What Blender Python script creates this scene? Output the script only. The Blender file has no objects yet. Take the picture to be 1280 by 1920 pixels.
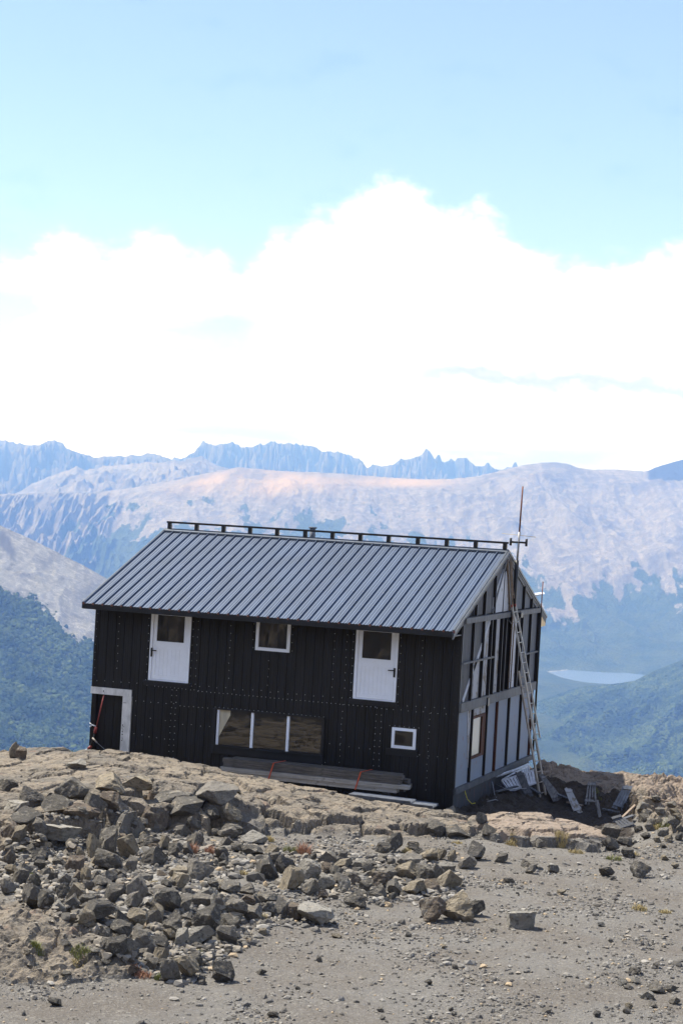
import bpy, math, random
import numpy as np
from mathutils import Vector, Matrix
random.seed(7); rng = np.random.default_rng(7)
sc = bpy.context.scene
# ------------------------------------------------------------------ camera
F_PX = 3700.3012
CAM = np.array([13.1739, -49.0699, 7.7053])
RT = np.array([0.94557424, 0.32048688, 0.0563694])
UP = np.array([-0.0549932, -0.01335127, 0.99839746])
FW = np.array([-0.32072589, 0.94715886, -0.00499998])
cd = bpy.data.cameras.new("camera"); cam = bpy.data.objects.new("camera", cd); sc.collection.objects.link(cam)
cd.sensor_fit = 'VERTICAL'; cd.sensor_height = 36.0; cd.lens = F_PX / 1920 * 36
cd.clip_start = 0.5; cd.clip_end = 80000
M = Matrix(((RT[0], UP[0], -FW[0], CAM[0]), (RT[1], UP[1], -FW[1], CAM[1]), (RT[2], UP[2], -FW[2], CAM[2]), (0, 0, 0, 1)))
cam.matrix_world = M; sc.camera = cam
# ------------------------------------------------------------------ exposure, sun, sky
SUN_DIR = Vector((-0.60, 0.13, 1.0)).normalized()
SUN_STRENGTH = 5.0; SKY_STRENGTH = 0.094
sc.view_settings.view_transform = 'Standard'; sc.view_settings.look = 'None'
sc.view_settings.exposure = 1.0; sc.view_settings.gamma = 1.0
sc.cycles.use_denoising = True
sc.cycles.max_bounces = 6; sc.cycles.volume_bounces = 0; sc.cycles.diffuse_bounces = 3
sl = bpy.data.lights.new("sun", 'SUN'); sl.energy = SUN_STRENGTH; sl.angle = math.radians(0.5); sl.color = (1.0, 0.96, 0.9)
so = bpy.data.objects.new("sun", sl); sc.collection.objects.link(so)
so.rotation_euler = SUN_DIR.to_track_quat('Z', 'Y').to_euler()
# horizontal camera axes (directions on the ground plane)
Rh = np.array([0.947, 0.3207]); Rh = Rh / np.linalg.norm(Rh); Fh = np.array([-Rh[1], Rh[0]])

def ray(px, py): return FW * F_PX + RT * (px - 640) - UP * (py - 960)
def atz(px, py, z=0.0):
    d = ray(px, py); return CAM + d * ((z - CAM[2]) / d[2])
def aty(px, py, y=0.0):
    d = ray(px, py); return CAM + d * ((y - CAM[1]) / d[1])
def atx(px, py, x=0.0):
    d = ray(px, py); return CAM + d * ((x - CAM[0]) / d[0])
def at_dir(px, py):            # (tan azimuth, tan elevation) of a direction
    d = ray(px, py); q = d[:2] @ Fh; return (d[:2] @ Rh) / q, d[2] / q

# world: Nishita sky plus cumulus bank low over the mountains
w = bpy.data.worlds.new("World"); sc.world = w; w.use_nodes = True
nt = w.node_tree; N = nt.nodes; L = nt.links; N.clear()
def nd(t, **k):
    n = N.new(t)
    for a, b in k.items(): setattr(n, a, b)
    return n
def mth(op, a, b=None, c=None, clamp=False):
    n = nd('ShaderNodeMath', operation=op, use_clamp=clamp)
    for i, v in enumerate((a, b, c)):
        if v is None: continue
        if isinstance(v, (int, float)): n.inputs[i].default_value = v
        else: L.new(v, n.inputs[i])
    return n.outputs[0]
def sstep(v, lo, hi):
    n = nd('ShaderNodeMapRange', interpolation_type='SMOOTHSTEP'); L.new(v, n.inputs[0])
    n.inputs[1].default_value = lo; n.inputs[2].default_value = hi; return n.outputs[0]
out = nd('ShaderNodeOutputWorld'); bg = nd('ShaderNodeBackground'); L.new(bg.outputs[0], out.inputs[0])
sky = nd('ShaderNodeTexSky', sky_type='NISHITA', sun_disc=False)
sky.sun_elevation = math.asin(SUN_DIR.z); sky.sun_rotation = math.atan2(SUN_DIR.x, SUN_DIR.y)
sky.altitude = 1600; sky.air_density = 0.80; sky.dust_density = 0.05; sky.ozone_density = 1.0
tc = nd('ShaderNodeTexCoord')
def dot(v):
    n = nd('ShaderNodeVectorMath', operation='DOT_PRODUCT'); L.new(tc.outputs['Generated'], n.inputs[0]); n.inputs[1].default_value = v; return n.outputs['Value']
fq = mth('MAXIMUM', dot((Fh[0], Fh[1], 0)), 0.05)
az = mth('DIVIDE', dot((Rh[0], Rh[1], 0)), fq); el = mth('DIVIDE', dot((0, 0, 1)), fq)
cloud_px = [(-900, 380), (-300, 430), (0, 492), (60, 462), (120, 436), (160, 458), (200, 466), (240, 455), (275, 428), (300, 444), (350, 458), (420, 474), (450, 505), (490, 482), (502, 440), (560, 424), (600, 398), (640, 382), (690, 350), (740, 337), (765, 330), (790, 357), (830, 387), (870, 397), (900, 378), (930, 402), (960, 432), (1000, 462), (1050, 482), (1100, 474), (1200, 477), (1220, 457), (1280, 450), (1500, 420), (2200, 460)]
fc = nd('ShaderNodeFloatCurve'); cm = fc.mapping; cm.use_clip = False
pts = [at_dir(*p) for p in cloud_px]; A0, A1 = -0.45, 0.45
cv = cm.curves[0]
while len(cv.points) > 2: cv.points.remove(cv.points[1])
cp = [((a - A0) / (A1 - A0), e * 4) for a, e in pts]
cv.points[0].location = cp[0]; cv.points[1].location = cp[-1]
for c_ in cp[1:-1]: cv.points.new(*c_)
for p_ in cv.points: p_.handle_type = 'VECTOR'
cm.update()
L.new(mth('DIVIDE', mth('SUBTRACT', az, A0), A1 - A0, clamp=True), fc.inputs['Value'])
top = mth('MULTIPLY', fc.outputs[0], 0.25)
cmb = nd('ShaderNodeCombineXYZ'); L.new(az, cmb.inputs[0]); L.new(mth('MULTIPLY', el, 1.5), cmb.inputs[1])
def noise(scale, detail, rough, off=0.0, sx=1.0):
    mp = nd('ShaderNodeMapping'); L.new(cmb.outputs[0], mp.inputs[0]); mp.inputs['Location'].default_value = (off, off * .7, 0); mp.inputs['Scale'].default_value = (sx, 1, 1)
    n = nd('ShaderNodeTexNoise'); n.inputs['Scale'].default_value = scale; n.inputs['Detail'].default_value = detail; n.inputs['Roughness'].default_value = rough
    L.new(mp.outputs[0], n.inputs[0]); return n.outputs[0]
n1 = mth('SUBTRACT', noise(55, 7, 0.62), 0.5); n2 = mth('SUBTRACT', noise(9, 5, 0.55, 3.1, .5), 0.5)
edge = mth('ADD', mth('SUBTRACT', top, el), mth('ADD', mth('MULTIPLY', n1, 0.036), mth('MULTIPLY', n2, 0.012)))
body = mth('POWER', sstep(edge, -0.006, 0.018), 1.6)
# thinner veil on the left-hand middle of the bank
veil_c = mth('SUBTRACT', 1.0, mth('MULTIPLY', sstep(mth('ADD', az, mth('MULTIPLY', n2, .12)), -0.01, -0.05), mth('MULTIPLY', sstep(mth('ADD', el, mth('MULTIPLY', n2, .1)), 0.052, 0.07), sstep(mth('ADD', el, mth('MULTIPLY', n2, .08)), 0.118, 0.09))))
holes = mth('MULTIPLY', sstep(noise(13, 7, 0.6, 1.3, .6), 0.53, 0.70), 1.0)
thin = mth('MAXIMUM', veil_c, mth('MULTIPLY', holes, 0.9))
cover = mth('MULTIPLY', body, mth('ADD', mth('MULTIPLY', thin, .97), .03, clamp=True))
# soft grey undersides in long thin bands
lane = mth('SUBTRACT', el, mth('SUBTRACT', 0.070, mth('MULTIPLY', az, 0.02)))
streak = mth('MULTIPLY', mth('MULTIPLY', sstep(mth('ABSOLUTE', mth('ADD', lane, mth('MULTIPLY', n1, .022))), .012, .0), sstep(mth('ADD', az, mth('MULTIPLY', n2, .2)), -.01, .05)), .70)
low = mth('MULTIPLY', sstep(noise(14, 6, 0.55, 5.7, .2), 0.46, 0.66), mth('MULTIPLY', sstep(el, 0.060, 0.030), .70))
form = mth('MULTIPLY', sstep(noise(24, 7, 0.6, 8.2, .8), 0.54, 0.74), .68)
grey = mth('MAXIMUM', mth('MAXIMUM', streak, low), form)
cl = mth('SUBTRACT', 1.0, grey)
cc = nd('ShaderNodeCombineColor'); L.new(mth('MULTIPLY', cl, 12.2), cc.inputs[0]); L.new(mth('MULTIPLY', cl, 12.4), cc.inputs[1]); L.new(mth('ADD', mth('MULTIPLY', cl, 11.0), 2.2), cc.inputs[2])
n3d = nd('ShaderNodeTexNoise'); n3d.inputs['Scale'].default_value = 2.6; n3d.inputs['Detail'].default_value = 6; L.new(tc.outputs['Generated'], n3d.inputs[0])
rear = mth('MULTIPLY', mth('MULTIPLY', sstep(n3d.outputs[0], .47, .60), sstep(dot((Fh[0], Fh[1], 0)), .75, .45)), mth('MULTIPLY', sstep(dot((0, 0, 1)), .03, .15), .42))  # unseen clouds added overhead and behind the camera to lift the ambient light
veil = mth('ADD', mth('MULTIPLY', cover, .95), .045)
cover = mth('MAXIMUM', veil, rear)
mx = nd('ShaderNodeMix', data_type='RGBA'); L.new(cover, mx.inputs[0]); L.new(sky.outputs[0], mx.inputs[6]); L.new(cc.outputs[0], mx.inputs[7])
L.new(mx.outputs[2], bg.inputs[0]); bg.inputs[1].default_value = SKY_STRENGTH

# ------------------------------------------------------------------ numpy noise
def _h(ix, iy, s):
    h = (ix.astype(np.int64) * 374761393 + iy.astype(np.int64) * 668265263 + s * 1442695041) & 0xFFFFFFFF
    h = ((h ^ (h >> 13)) * 1274126177) & 0xFFFFFFFF
    h = ((h ^ (h >> 16)) * 2246822519) & 0xFFFFFFFF
    return ((h ^ (h >> 15)) & 0xFFFFFF) / float(0x1000000)
def perlin(x, y, s=0):
    ix = np.floor(x); iy = np.floor(y); fx = x - ix; fy = y - iy
    u = fx * fx * fx * (fx * (fx * 6 - 15) + 10); v = fy * fy * fy * (fy * (fy * 6 - 15) + 10)
    def g(dx, dy):
        a = _h(ix + dx, iy + dy, s) * 2 * np.pi
        return np.cos(a) * (fx - dx) + np.sin(a) * (fy - dy)
    return (g(0, 0) * (1 - u) + g(1, 0) * u) * (1 - v) + (g(0, 1) * (1 - u) + g(1, 1) * u) * v
def fbm(x, y, s=0, o=5, gain=.5):
    r = 0; a = 1.0
    for i in range(o): r = r + a * perlin(x * 2 ** i, y * 2 ** i, s + i * 17); a *= gain
    return r
def ridged(x, y, s=0, o=5, gain=.5):
    r = 0; a = 1.0; wgt = 1.0
    for i in range(o):
        n = 1 - np.abs(perlin(x * 2 ** i, y * 2 ** i, s + i * 17)) * 2; n = n * n * wgt
        r = r + a * n; wgt = np.clip(n * 1.6, 0, 1); a *= gain
    return r
def worley(x, y, s=0):
    ix = np.floor(x); iy = np.floor(y)
    f1 = np.full(x.shape, 9.0); f2 = np.full(x.shape, 9.0); cx = np.zeros(x.shape); cy = np.zeros(x.shape); cid = np.zeros(x.shape)
    for dx in (-1, 0, 1):
        for dy in (-1, 0, 1):
            gx, gy = ix + dx, iy + dy
            px = gx + .1 + .8 * _h(gx, gy, s); py = gy + .1 + .8 * _h(gx, gy, s + 5)
            d = np.hypot(px - x, py - y); m = d < f1
            f2 = np.where(m, f1, np.minimum(f2, d)); f1 = np.where(m, d, f1)
            cx = np.where(m, px, cx); cy = np.where(m, py, cy); cid = np.where(m, _h(gx, gy, s + 9), cid)
    return f1, f2, cx, cy, cid
def S(x, a=0.0, b=1.0):
    t = np.clip((x - a) / (b - a), 0, 1); return t * t * (3 - 2 * t)

# ------------------------------------------------------------------ materials
def rgba(c): return (c[0], c[1], c[2], 1.0)
class Mat:
    def __init__(s, name):
        s.m = bpy.data.materials.new(name); s.m.use_nodes = True; s.t = s.m.node_tree; s.n = s.t.nodes; s.b = s.n['Principled BSDF']
        s.co = s.n.new('ShaderNodeTexCoord').outputs['Object']
        s.geo = s.n.new('ShaderNodeNewGeometry')
    def link(s, a, b): s.t.links.new(a, b)
    def put(s, sock, v):
        if isinstance(v, (int, float)): sock.default_value = v
        elif isinstance(v, tuple): sock.default_value = rgba(v) if sock.type == 'RGBA' else v
        else: s.link(v, sock)
    def map(s, scale=(1, 1, 1), src=None, loc=(0, 0, 0)):
        n = s.n.new('ShaderNodeMapping'); s.link(src or s.co, n.inputs[0]); n.inputs['Scale'].default_value = scale; n.inputs['Location'].default_value = loc; return n.outputs[0]
    def noise(s, scale, detail=4, rough=.5, vec=None, dist=0.0):
        n = s.n.new('ShaderNodeTexNoise'); s.link(vec or s.co, n.inputs[0]); n.inputs['Scale'].default_value = scale
        n.inputs['Detail'].default_value = detail; n.inputs['Roughness'].default_value = rough; n.inputs['Distortion'].default_value = dist; return n.outputs[0]
    def vor(s, scale, vec=None, feature='F1', out='Distance'):
        n = s.n.new('ShaderNodeTexVoronoi'); n.feature = feature; s.link(vec or s.co, n.inputs[0]); n.inputs['Scale'].default_value = scale; return n.outputs[out]
    def ramp(s, v, lo, hi, smooth=True):
        n = s.n.new('ShaderNodeMapRange'); n.interpolation_type = 'SMOOTHSTEP' if smooth else 'LINEAR'
        s.put(n.inputs[0], v); n.inputs[1].default_value = lo; n.inputs[2].default_value = hi; return n.outputs[0]
    def math(s, op, a, b=None, clamp=False):
        n = s.n.new('ShaderNodeMath'); n.operation = op; n.use_clamp = clamp; s.put(n.inputs[0], a)
        if b is not None: s.put(n.inputs[1], b)
        return n.outputs[0]
    def mix(s, f, a, b):
        n = s.n.new('ShaderNodeMix'); n.data_type = 'RGBA'; s.put(n.inputs[0], f); s.put(n.inputs[6], a); s.put(n.inputs[7], b); return n.outputs[2]
    def attr(s, name):
        n = s.n.new('ShaderNodeAttribute'); n.attribute_name = name; return n.outputs['Fac']
    def objrand(s): return s.n.new('ShaderNodeObjectInfo').outputs['Random']
    def bump(s, h, strength=.5, dist=.02, prev=None):
        n = s.n.new('ShaderNodeBump'); s.link(h, n.inputs['Height']); n.inputs['Strength'].default_value = strength; n.inputs['Distance'].default_value = dist
        if prev is not None: s.link(prev, n.inputs['Normal'])
        return n.outputs[0]
    def done(s, col, rough=.8, normal=None, metal=0.0, spec=.5):
        s.put(s.b.inputs['Base Color'], col); s.put(s.b.inputs['Roughness'], rough); s.put(s.b.inputs['Metallic'], metal); s.b.inputs['Specular IOR Level'].default_value = spec
        if normal is not None: s.link(normal, s.b.inputs['Normal'])
        return s.m

def simple(name, col, rough=.6, metal=0.0, var=.25, scale=6.0, stretch=(1, 1, 1), spec=.4, bump=0.0):
    m = Mat(name); v = m.map(stretch)
    n = m.noise(scale, 6, .6, v)
    c = m.mix(m.ramp(n, .3, .72), tuple(x * (1 - var) for x in col), tuple(min(1, x * (1 + var)) for x in col))
    nrm = m.bump(m.noise(scale * 4, 5, .6, v), bump, .01) if bump else None
    return m.done(c, rough, nrm, metal, spec)

MT = {}
MT['black_steel'] = simple('black_cladding', (.0115, .0102, .0098), .55, 0, .4, 2.2, (1, 1, .15), .35)
MT['black_trim'] = simple('black_trim', (.016, .015, .016), .5, 0, .2, 3, (1, 1, 1), .4)
MT['screw'] = simple('galvanised_screw', (.4, .4, .38), .5, .3, .2)
MT['roof'] = simple('grey_roof_steel', (.048, .074, .128), .55, .1, .14, 1.2, (1, .25, 1), .5)
MT['rooftrim'] = simple('roof_flashing', (.085, .10, .125), .5, .2, .15, 3)
MT['white'] = simple('white_joinery', (.84, .88, .97), .35, 0, .03, 4)
MT['whitepaint'] = simple('old_white_paint', (.62, .61, .6), .7, 0, .22, 5, (1, 1, .5), .3, .2)
MT['alu'] = simple('aluminium', (.40, .39, .37), .6, .3, .2, 8)
MT['galv'] = simple('galvanised_sheet', (.13, .145, .175), .6, .1, .3, 5)
MT['whitemetal'] = simple('white_enamel', (.46, .48, .54), .5, .1, .25, 7)
MT['red'] = simple('red_paint', (.22, .035, .03), .5, 0, .25, 9)
MT['orange'] = simple('orange_strap', (.42, .07, .03), .6, 0, .15, 9)
MT['yellow'] = simple('yellow_tape', (.55, .5, .05), .6, 0, .15, 9)
MT['black'] = simple('black_plastic', (.012, .012, .013), .45, 0, .2, 9)
MT['rust'] = simple('rusty_pipe', (.16, .07, .055), .7, .2, .3, 9)
MT['greypipe'] = simple('grey_pipe', (.25, .25, .26), .5, .3, .2, 9)
MT['cable'] = simple('grey_cable', (.2, .21, .23), .6, 0, .2, 9)
MT['bare'] = simple('bare_soffit_timber', (.62, .47, .27), .7, 0, .15, 5)
MT['curtain'] = simple('curtain', (.55, .5, .38), .9, 0, .2, 14, (1, 1, .1))
def wood(name, c1, c2, paint=None, amount=.5, stretch=(7, 7, .6), dark=(.03, .025, .02)):
    m = Mat(name); v = m.map(stretch); n = m.noise(3, 8, .65, v, .3)
    c = m.mix(m.ramp(n, .3, .7), c1, c2)
    if paint is not None:
        p = m.noise(1.6, 8, .7, m.map((1.6, 1.6, .7)))
        c = m.mix(m.ramp(p, .5 - amount * .3, .54 - amount * .3), c, paint)
    st = m.noise(2.3, 6, .6, m.map((2, 2, 2)))
    c = m.mix(m.math('MULTIPLY', m.ramp(st, .58, .72), .55), c, dark)
    return m.done(c, .8, m.bump(n, .4, .01), 0, .25)
MT['greywood'] = wood('grey_weathered_wood', (.055, .058, .066), (.115, .12, .135))
MT['panelgrey'] = wood('blue_grey_panel', (.075, .085, .105), (.14, .155, .185))
MT['studface'] = wood('grey_stud', (.10, .105, .115), (.17, .175, .185))
MT['tarwood'] = wood('tarred_wood', (.011, .01, .01), (.022, .018, .016))
MT['brownwood'] = wood('brown_wood', (.05, .02, .014), (.09, .035, .022))
MT['tanboard'] = wood('tan_board', (.14, .12, .10), (.27, .24, .2), (.34, .35, .38), .3)
MT['peelwhite'] = wood('peeling_white_board', (.16, .14, .12), (.25, .22, .19), (.42, .44, .49), .85)
MT['palewall'] = wood('pale_blue_wall_board', (.26, .22, .2), (.3, .25, .22), (.20, .235, .30), 1.15, (1.2, 1.2, .5), (.22, .12, .1))
MT['pinkbase'] = wood('pinkish_foundation', (.04, .03, .03), (.12, .07, .07), (.06, .062, .07), .3, (1.5, 1.5, 1.5), (.05, .04, .04))
MT['timber'] = wood('old_timber', (.05, .045, .043), (.13, .12, .11), None, 0, (.6, 7, 7))
MT['palletimber'] = wood('pale_timber', (.2, .19, .18), (.34, .33, .32), None, 0, (.6, 7, 7))
MT['slat'] = wood('grey_slats', (.10, .10, .105), (.24, .24, .25))
MT['paleladder'] = wood('pale_wood_ladder', (.27, .24, .21), (.38, .34, .30))
MT['stick'] = wood('brown_stick', (.16, .12, .09), (.28, .22, .17))
# glass: dark room behind a reflective pane
def glass(name, tint, refl):
    m = Mat(name); g = m.n.new('ShaderNodeBsdfGlossy'); g.inputs['Roughness'].default_value = .003; g.inputs['Color'].default_value = (.95, .93, .9, 1)
    mixs = m.n.new('ShaderNodeMixShader'); m.b.inputs['Base Color'].default_value = rgba(tint); m.b.inputs['Roughness'].default_value = .3
    lw = m.n.new('ShaderNodeLayerWeight'); lw.inputs[0].default_value = .35
    f = m.math('ADD', m.math('MULTIPLY', lw.outputs['Fresnel'], .3), refl, True)
    nv = m.bump(m.noise(.8, 2, .5),   .04, .02); m.link(nv, g.inputs['Normal'])
    m.link(f, mixs.inputs[0]); m.link(m.b.outputs[0], mixs.inputs[1]); m.link(g.outputs[0], mixs.inputs[2])
    m.link(mixs.outputs[0], m.n['Material Output'].inputs[0]); return m.m
MT['sideglass'] = glass('gable_glass', (.012, .02, .025), .0)
MT['sideglass'].node_tree.nodes['Glossy BSDF'].inputs['Color'].default_value = (.2, .25, .27, 1)
MT['glass'] = glass('window_glass', (.012, .010, .009), .07)

# ------------------------------------------------------------------ mesh helpers
def tag(o, label=None, cat=None, group=None, kind=None):
    if label: o['label'] = label
    if cat: o['category'] = cat
    if group: o['group'] = group
    if kind: o['kind'] = kind
    return o
def empty(name, loc, label, cat, group=None):
    o = bpy.data.objects.new(name, None); sc.collection.objects.link(o); o.location = loc; o.empty_display_size = .2
    return tag(o, label, cat, group)
class MB:
    def __init__(s): s.v = []; s.f = []; s.mi = []; s.sm = []
    def add(s, vs, fs, mi=0, smooth=False):
        b = len(s.v); s.v += [tuple(map(float, v)) for v in vs]; s.f += [tuple(i + b for i in f) for f in fs]; s.mi += [mi] * len(fs); s.sm += [smooth] * len(fs); return s
    def box(s, a, b, mi=0):
        x0, y0, z0 = a; x1, y1, z1 = b
        return s.add([(x0, y0, z0), (x1, y0, z0), (x1, y1, z0), (x0, y1, z0), (x0, y0, z1), (x1, y0, z1), (x1, y1, z1), (x0, y1, z1)],
                     [(0, 3, 2, 1), (4, 5, 6, 7), (0, 1, 5, 4), (1, 2, 6, 5), (2, 3, 7, 6), (3, 0, 4, 7)], mi)
    def beam(s, p, q, w, h, side=(0, 0, 1), mi=0):   # bar from p to q; w across, h along 'side'
        p = Vector(p); q = Vector(q); d = (q - p).normalized(); sd = Vector(side); sd = (sd - d * sd.dot(d)).normalized(); c = d.cross(sd)
        vs = []
        for e in (p, q):
            for a, b in ((-1, -1), (1, -1), (1, 1), (-1, 1)): vs.append(e + c * (a * w / 2) + sd * (b * h / 2))
        return s.add(vs, [(0, 3, 2, 1), (4, 5, 6, 7), (0, 1, 5, 4), (1, 2, 6, 5), (2, 3, 7, 6), (3, 0, 4, 7)], mi)
    def tube(s, pts, r, n=8, mi=0, r2=None):
        pts = [Vector(p) for p in pts]; rings = []
        for i, p in enumerate(pts):
            d = (pts[min(i + 1, len(pts) - 1)] - pts[max(i - 1, 0)]).normalized()
            a = d.orthogonal().normalized() if i == 0 else (rings_a - d * rings_a.dot(d)).normalized()
            rings_a = a; b = d.cross(a); rr = r if r2 is None else r + (r2 - r) * i / (len(pts) - 1)
            rings.append([p + (a * math.cos(t) + b * math.sin(t)) * rr for t in [2 * math.pi * k / n for k in range(n)]])
        vs = [v for rg in rings for v in rg]; fs = []
        for i in range(len(pts) - 1):
            for k in range(n): fs.append((i * n + k, i * n + (k + 1) % n, (i + 1) * n + (k + 1) % n, (i + 1) * n + k))
        fs.append(tuple(range(n - 1, -1, -1))); fs.append(tuple((len(pts) - 1) * n + k for k in range(n)))
        return s.add(vs, fs, mi, True)
    def prism(s, poly, axis, a, b, mi=0):  # polygon (2D) extruded along an axis
        def P(u, v, t): return (t, u, v) if axis == 'x' else ((u, t, v) if axis == 'y' else (u, v, t))
        n = len(poly); vs = [P(u, v, a) for u, v in poly] + [P(u, v, b) for u, v in poly]
        fs = [tuple(range(n)), tuple(range(2 * n - 1, n - 1, -1))] + [(i, n + i, n + (i + 1) % n, (i + 1) % n) for i in range(n)]
        return s.add(vs, fs, mi)
    def build(s, name, mats, parent=None, loc=None):
        me = bpy.data.meshes.new(name); me.from_pydata(s.v, [], s.f); me.validate()
        for m in (mats if isinstance(mats, (list, tuple)) else [mats]): me.materials.append(m)
        me.polygons.foreach_set('material_index', s.mi[:len(me.polygons)]); me.polygons.foreach_set('use_smooth', s.sm[:len(me.polygons)])
        import bmesh; bm = bmesh.new(); bm.from_mesh(me); bmesh.ops.recalc_face_normals(bm, faces=bm.faces); bm.to_mesh(me); bm.free()
        o = bpy.data.objects.new(name, me); sc.collection.objects.link(o)
        if loc is not None:
            me.transform(Matrix.Translation(-Vector(loc))); o.location = loc
        if parent is not None:
            o.parent = parent; 
            base = Vector((0, 0, 0)); pp = parent
            while pp is not None: base += pp.location; pp = pp.parent
            me.transform(Matrix.Translation(-base))
        return o
def grid_obj(name, X, Y, Z, mat, attrs=None, smooth=True):
    nr, nc = X.shape; co = np.stack([X, Y, Z], -1).reshape(-1, 3).astype(np.float32)
    idx = np.arange(nr * nc).reshape(nr, nc)
    q = np.stack([idx[:-1, :-1], idx[:-1, 1:], idx[1:, 1:], idx[1:, :-1]], -1).reshape(-1, 4)
    me = bpy.data.meshes.new(name); me.vertices.add(len(co)); me.vertices.foreach_set('co', co.ravel())
    me.loops.add(q.size); me.loops.foreach_set('vertex_index', q.ravel().astype(np.int32))
    me.polygons.add(len(q)); me.polygons.foreach_set('loop_start', (np.arange(len(q)) * 4).astype(np.int32)); me.polygons.foreach_set('loop_total', np.full(len(q), 4, np.int32))
    me.update(calc_edges=True)
    me.polygons.foreach_set('use_smooth', np.full(len(q), smooth))
    for k, a in (attrs or {}).items():
        at = me.attributes.new(k, 'FLOAT', 'POINT'); at.data.foreach_set('value', a.ravel().astype(np.float32))
    me.materials.append(mat); o = bpy.data.objects.new(name, me); sc.collection.objects.link(o)
    o['kind'] = 'structure'; return o
def tri_obj(name, V, T, mat, attrs=None, smooth=False):
    me = bpy.data.meshes.new(name); me.vertices.add(len(V)); me.vertices.foreach_set('co', V.astype(np.float32).ravel())
    me.loops.add(T.size); me.loops.foreach_set('vertex_index', T.ravel().astype(np.int32))
    me.polygons.add(len(T)); me.polygons.foreach_set('loop_start', (np.arange(len(T)) * 3).astype(np.int32)); me.polygons.foreach_set('loop_total', np.full(len(T), 3, np.int32))
    me.update(calc_edges=True); me.polygons.foreach_set('use_smooth', np.full(len(T), smooth))
    for k, a in (attrs or {}).items():
        at = me.attributes.new(k, 'FLOAT', 'POINT'); at.data.foreach_set('value', a.ravel().astype(np.float32))
    me.materials.append(mat); o = bpy.data.objects.new(name, me); sc.collection.objects.link(o); return o

# ------------------------------------------------------------------ near terrain
def aq(P): d = np.asarray(P)[:2] - CAM[:2]; return (d @ Rh) / (d @ Fh), d @ Fh
foot_px = [(-250, 1610), (0, 1602), (100, 1600), (180, 1585), (230, 1564), (300, 1560), (380, 1566), (450, 1563), (560, 1564), (640, 1570), (720, 1576), (800, 1574), (880, 1574), (905, 1562), (930, 1580), (1000, 1587), (1080, 1590), (1150, 1588), (1175, 1560), (1300, 1560)]
fa, fqv = np.array([aq(atz(*p)) for p in foot_px]).T
top_px = [(-300, .4), (0, .58), (100, .76), (200, .88), (300, .85), (400, .73), (500, .6), (600, .5), (700, .33), (760, .27), (850, .24), (900, .2), (940, .34), (1000, .38), (1100, .33), (1150, .22), (1180, 0)]
ta = np.array([aq(atz(p, 1540))[0] for p, _ in top_px]); tz = np.array([h for _, h in top_px])
bk_px = [(850, 1524), (930, 1524), (1000, 1527), (1060, 1538), (1110, 1548), (1160, 1565), (1200, 1575)]
ba, bqv = np.array([aq(atz(p, y, .28)) for p, y in bk_px]).T
A_CR = aq(atz(848, 1516))[0]; A_900 = aq(atz(900, 1540))[0]
def a_px(px, y=1500): return aq(atz(px, y))[0]
MOUND = atz(45, 1790); PILE = atz(190, 1720)
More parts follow.
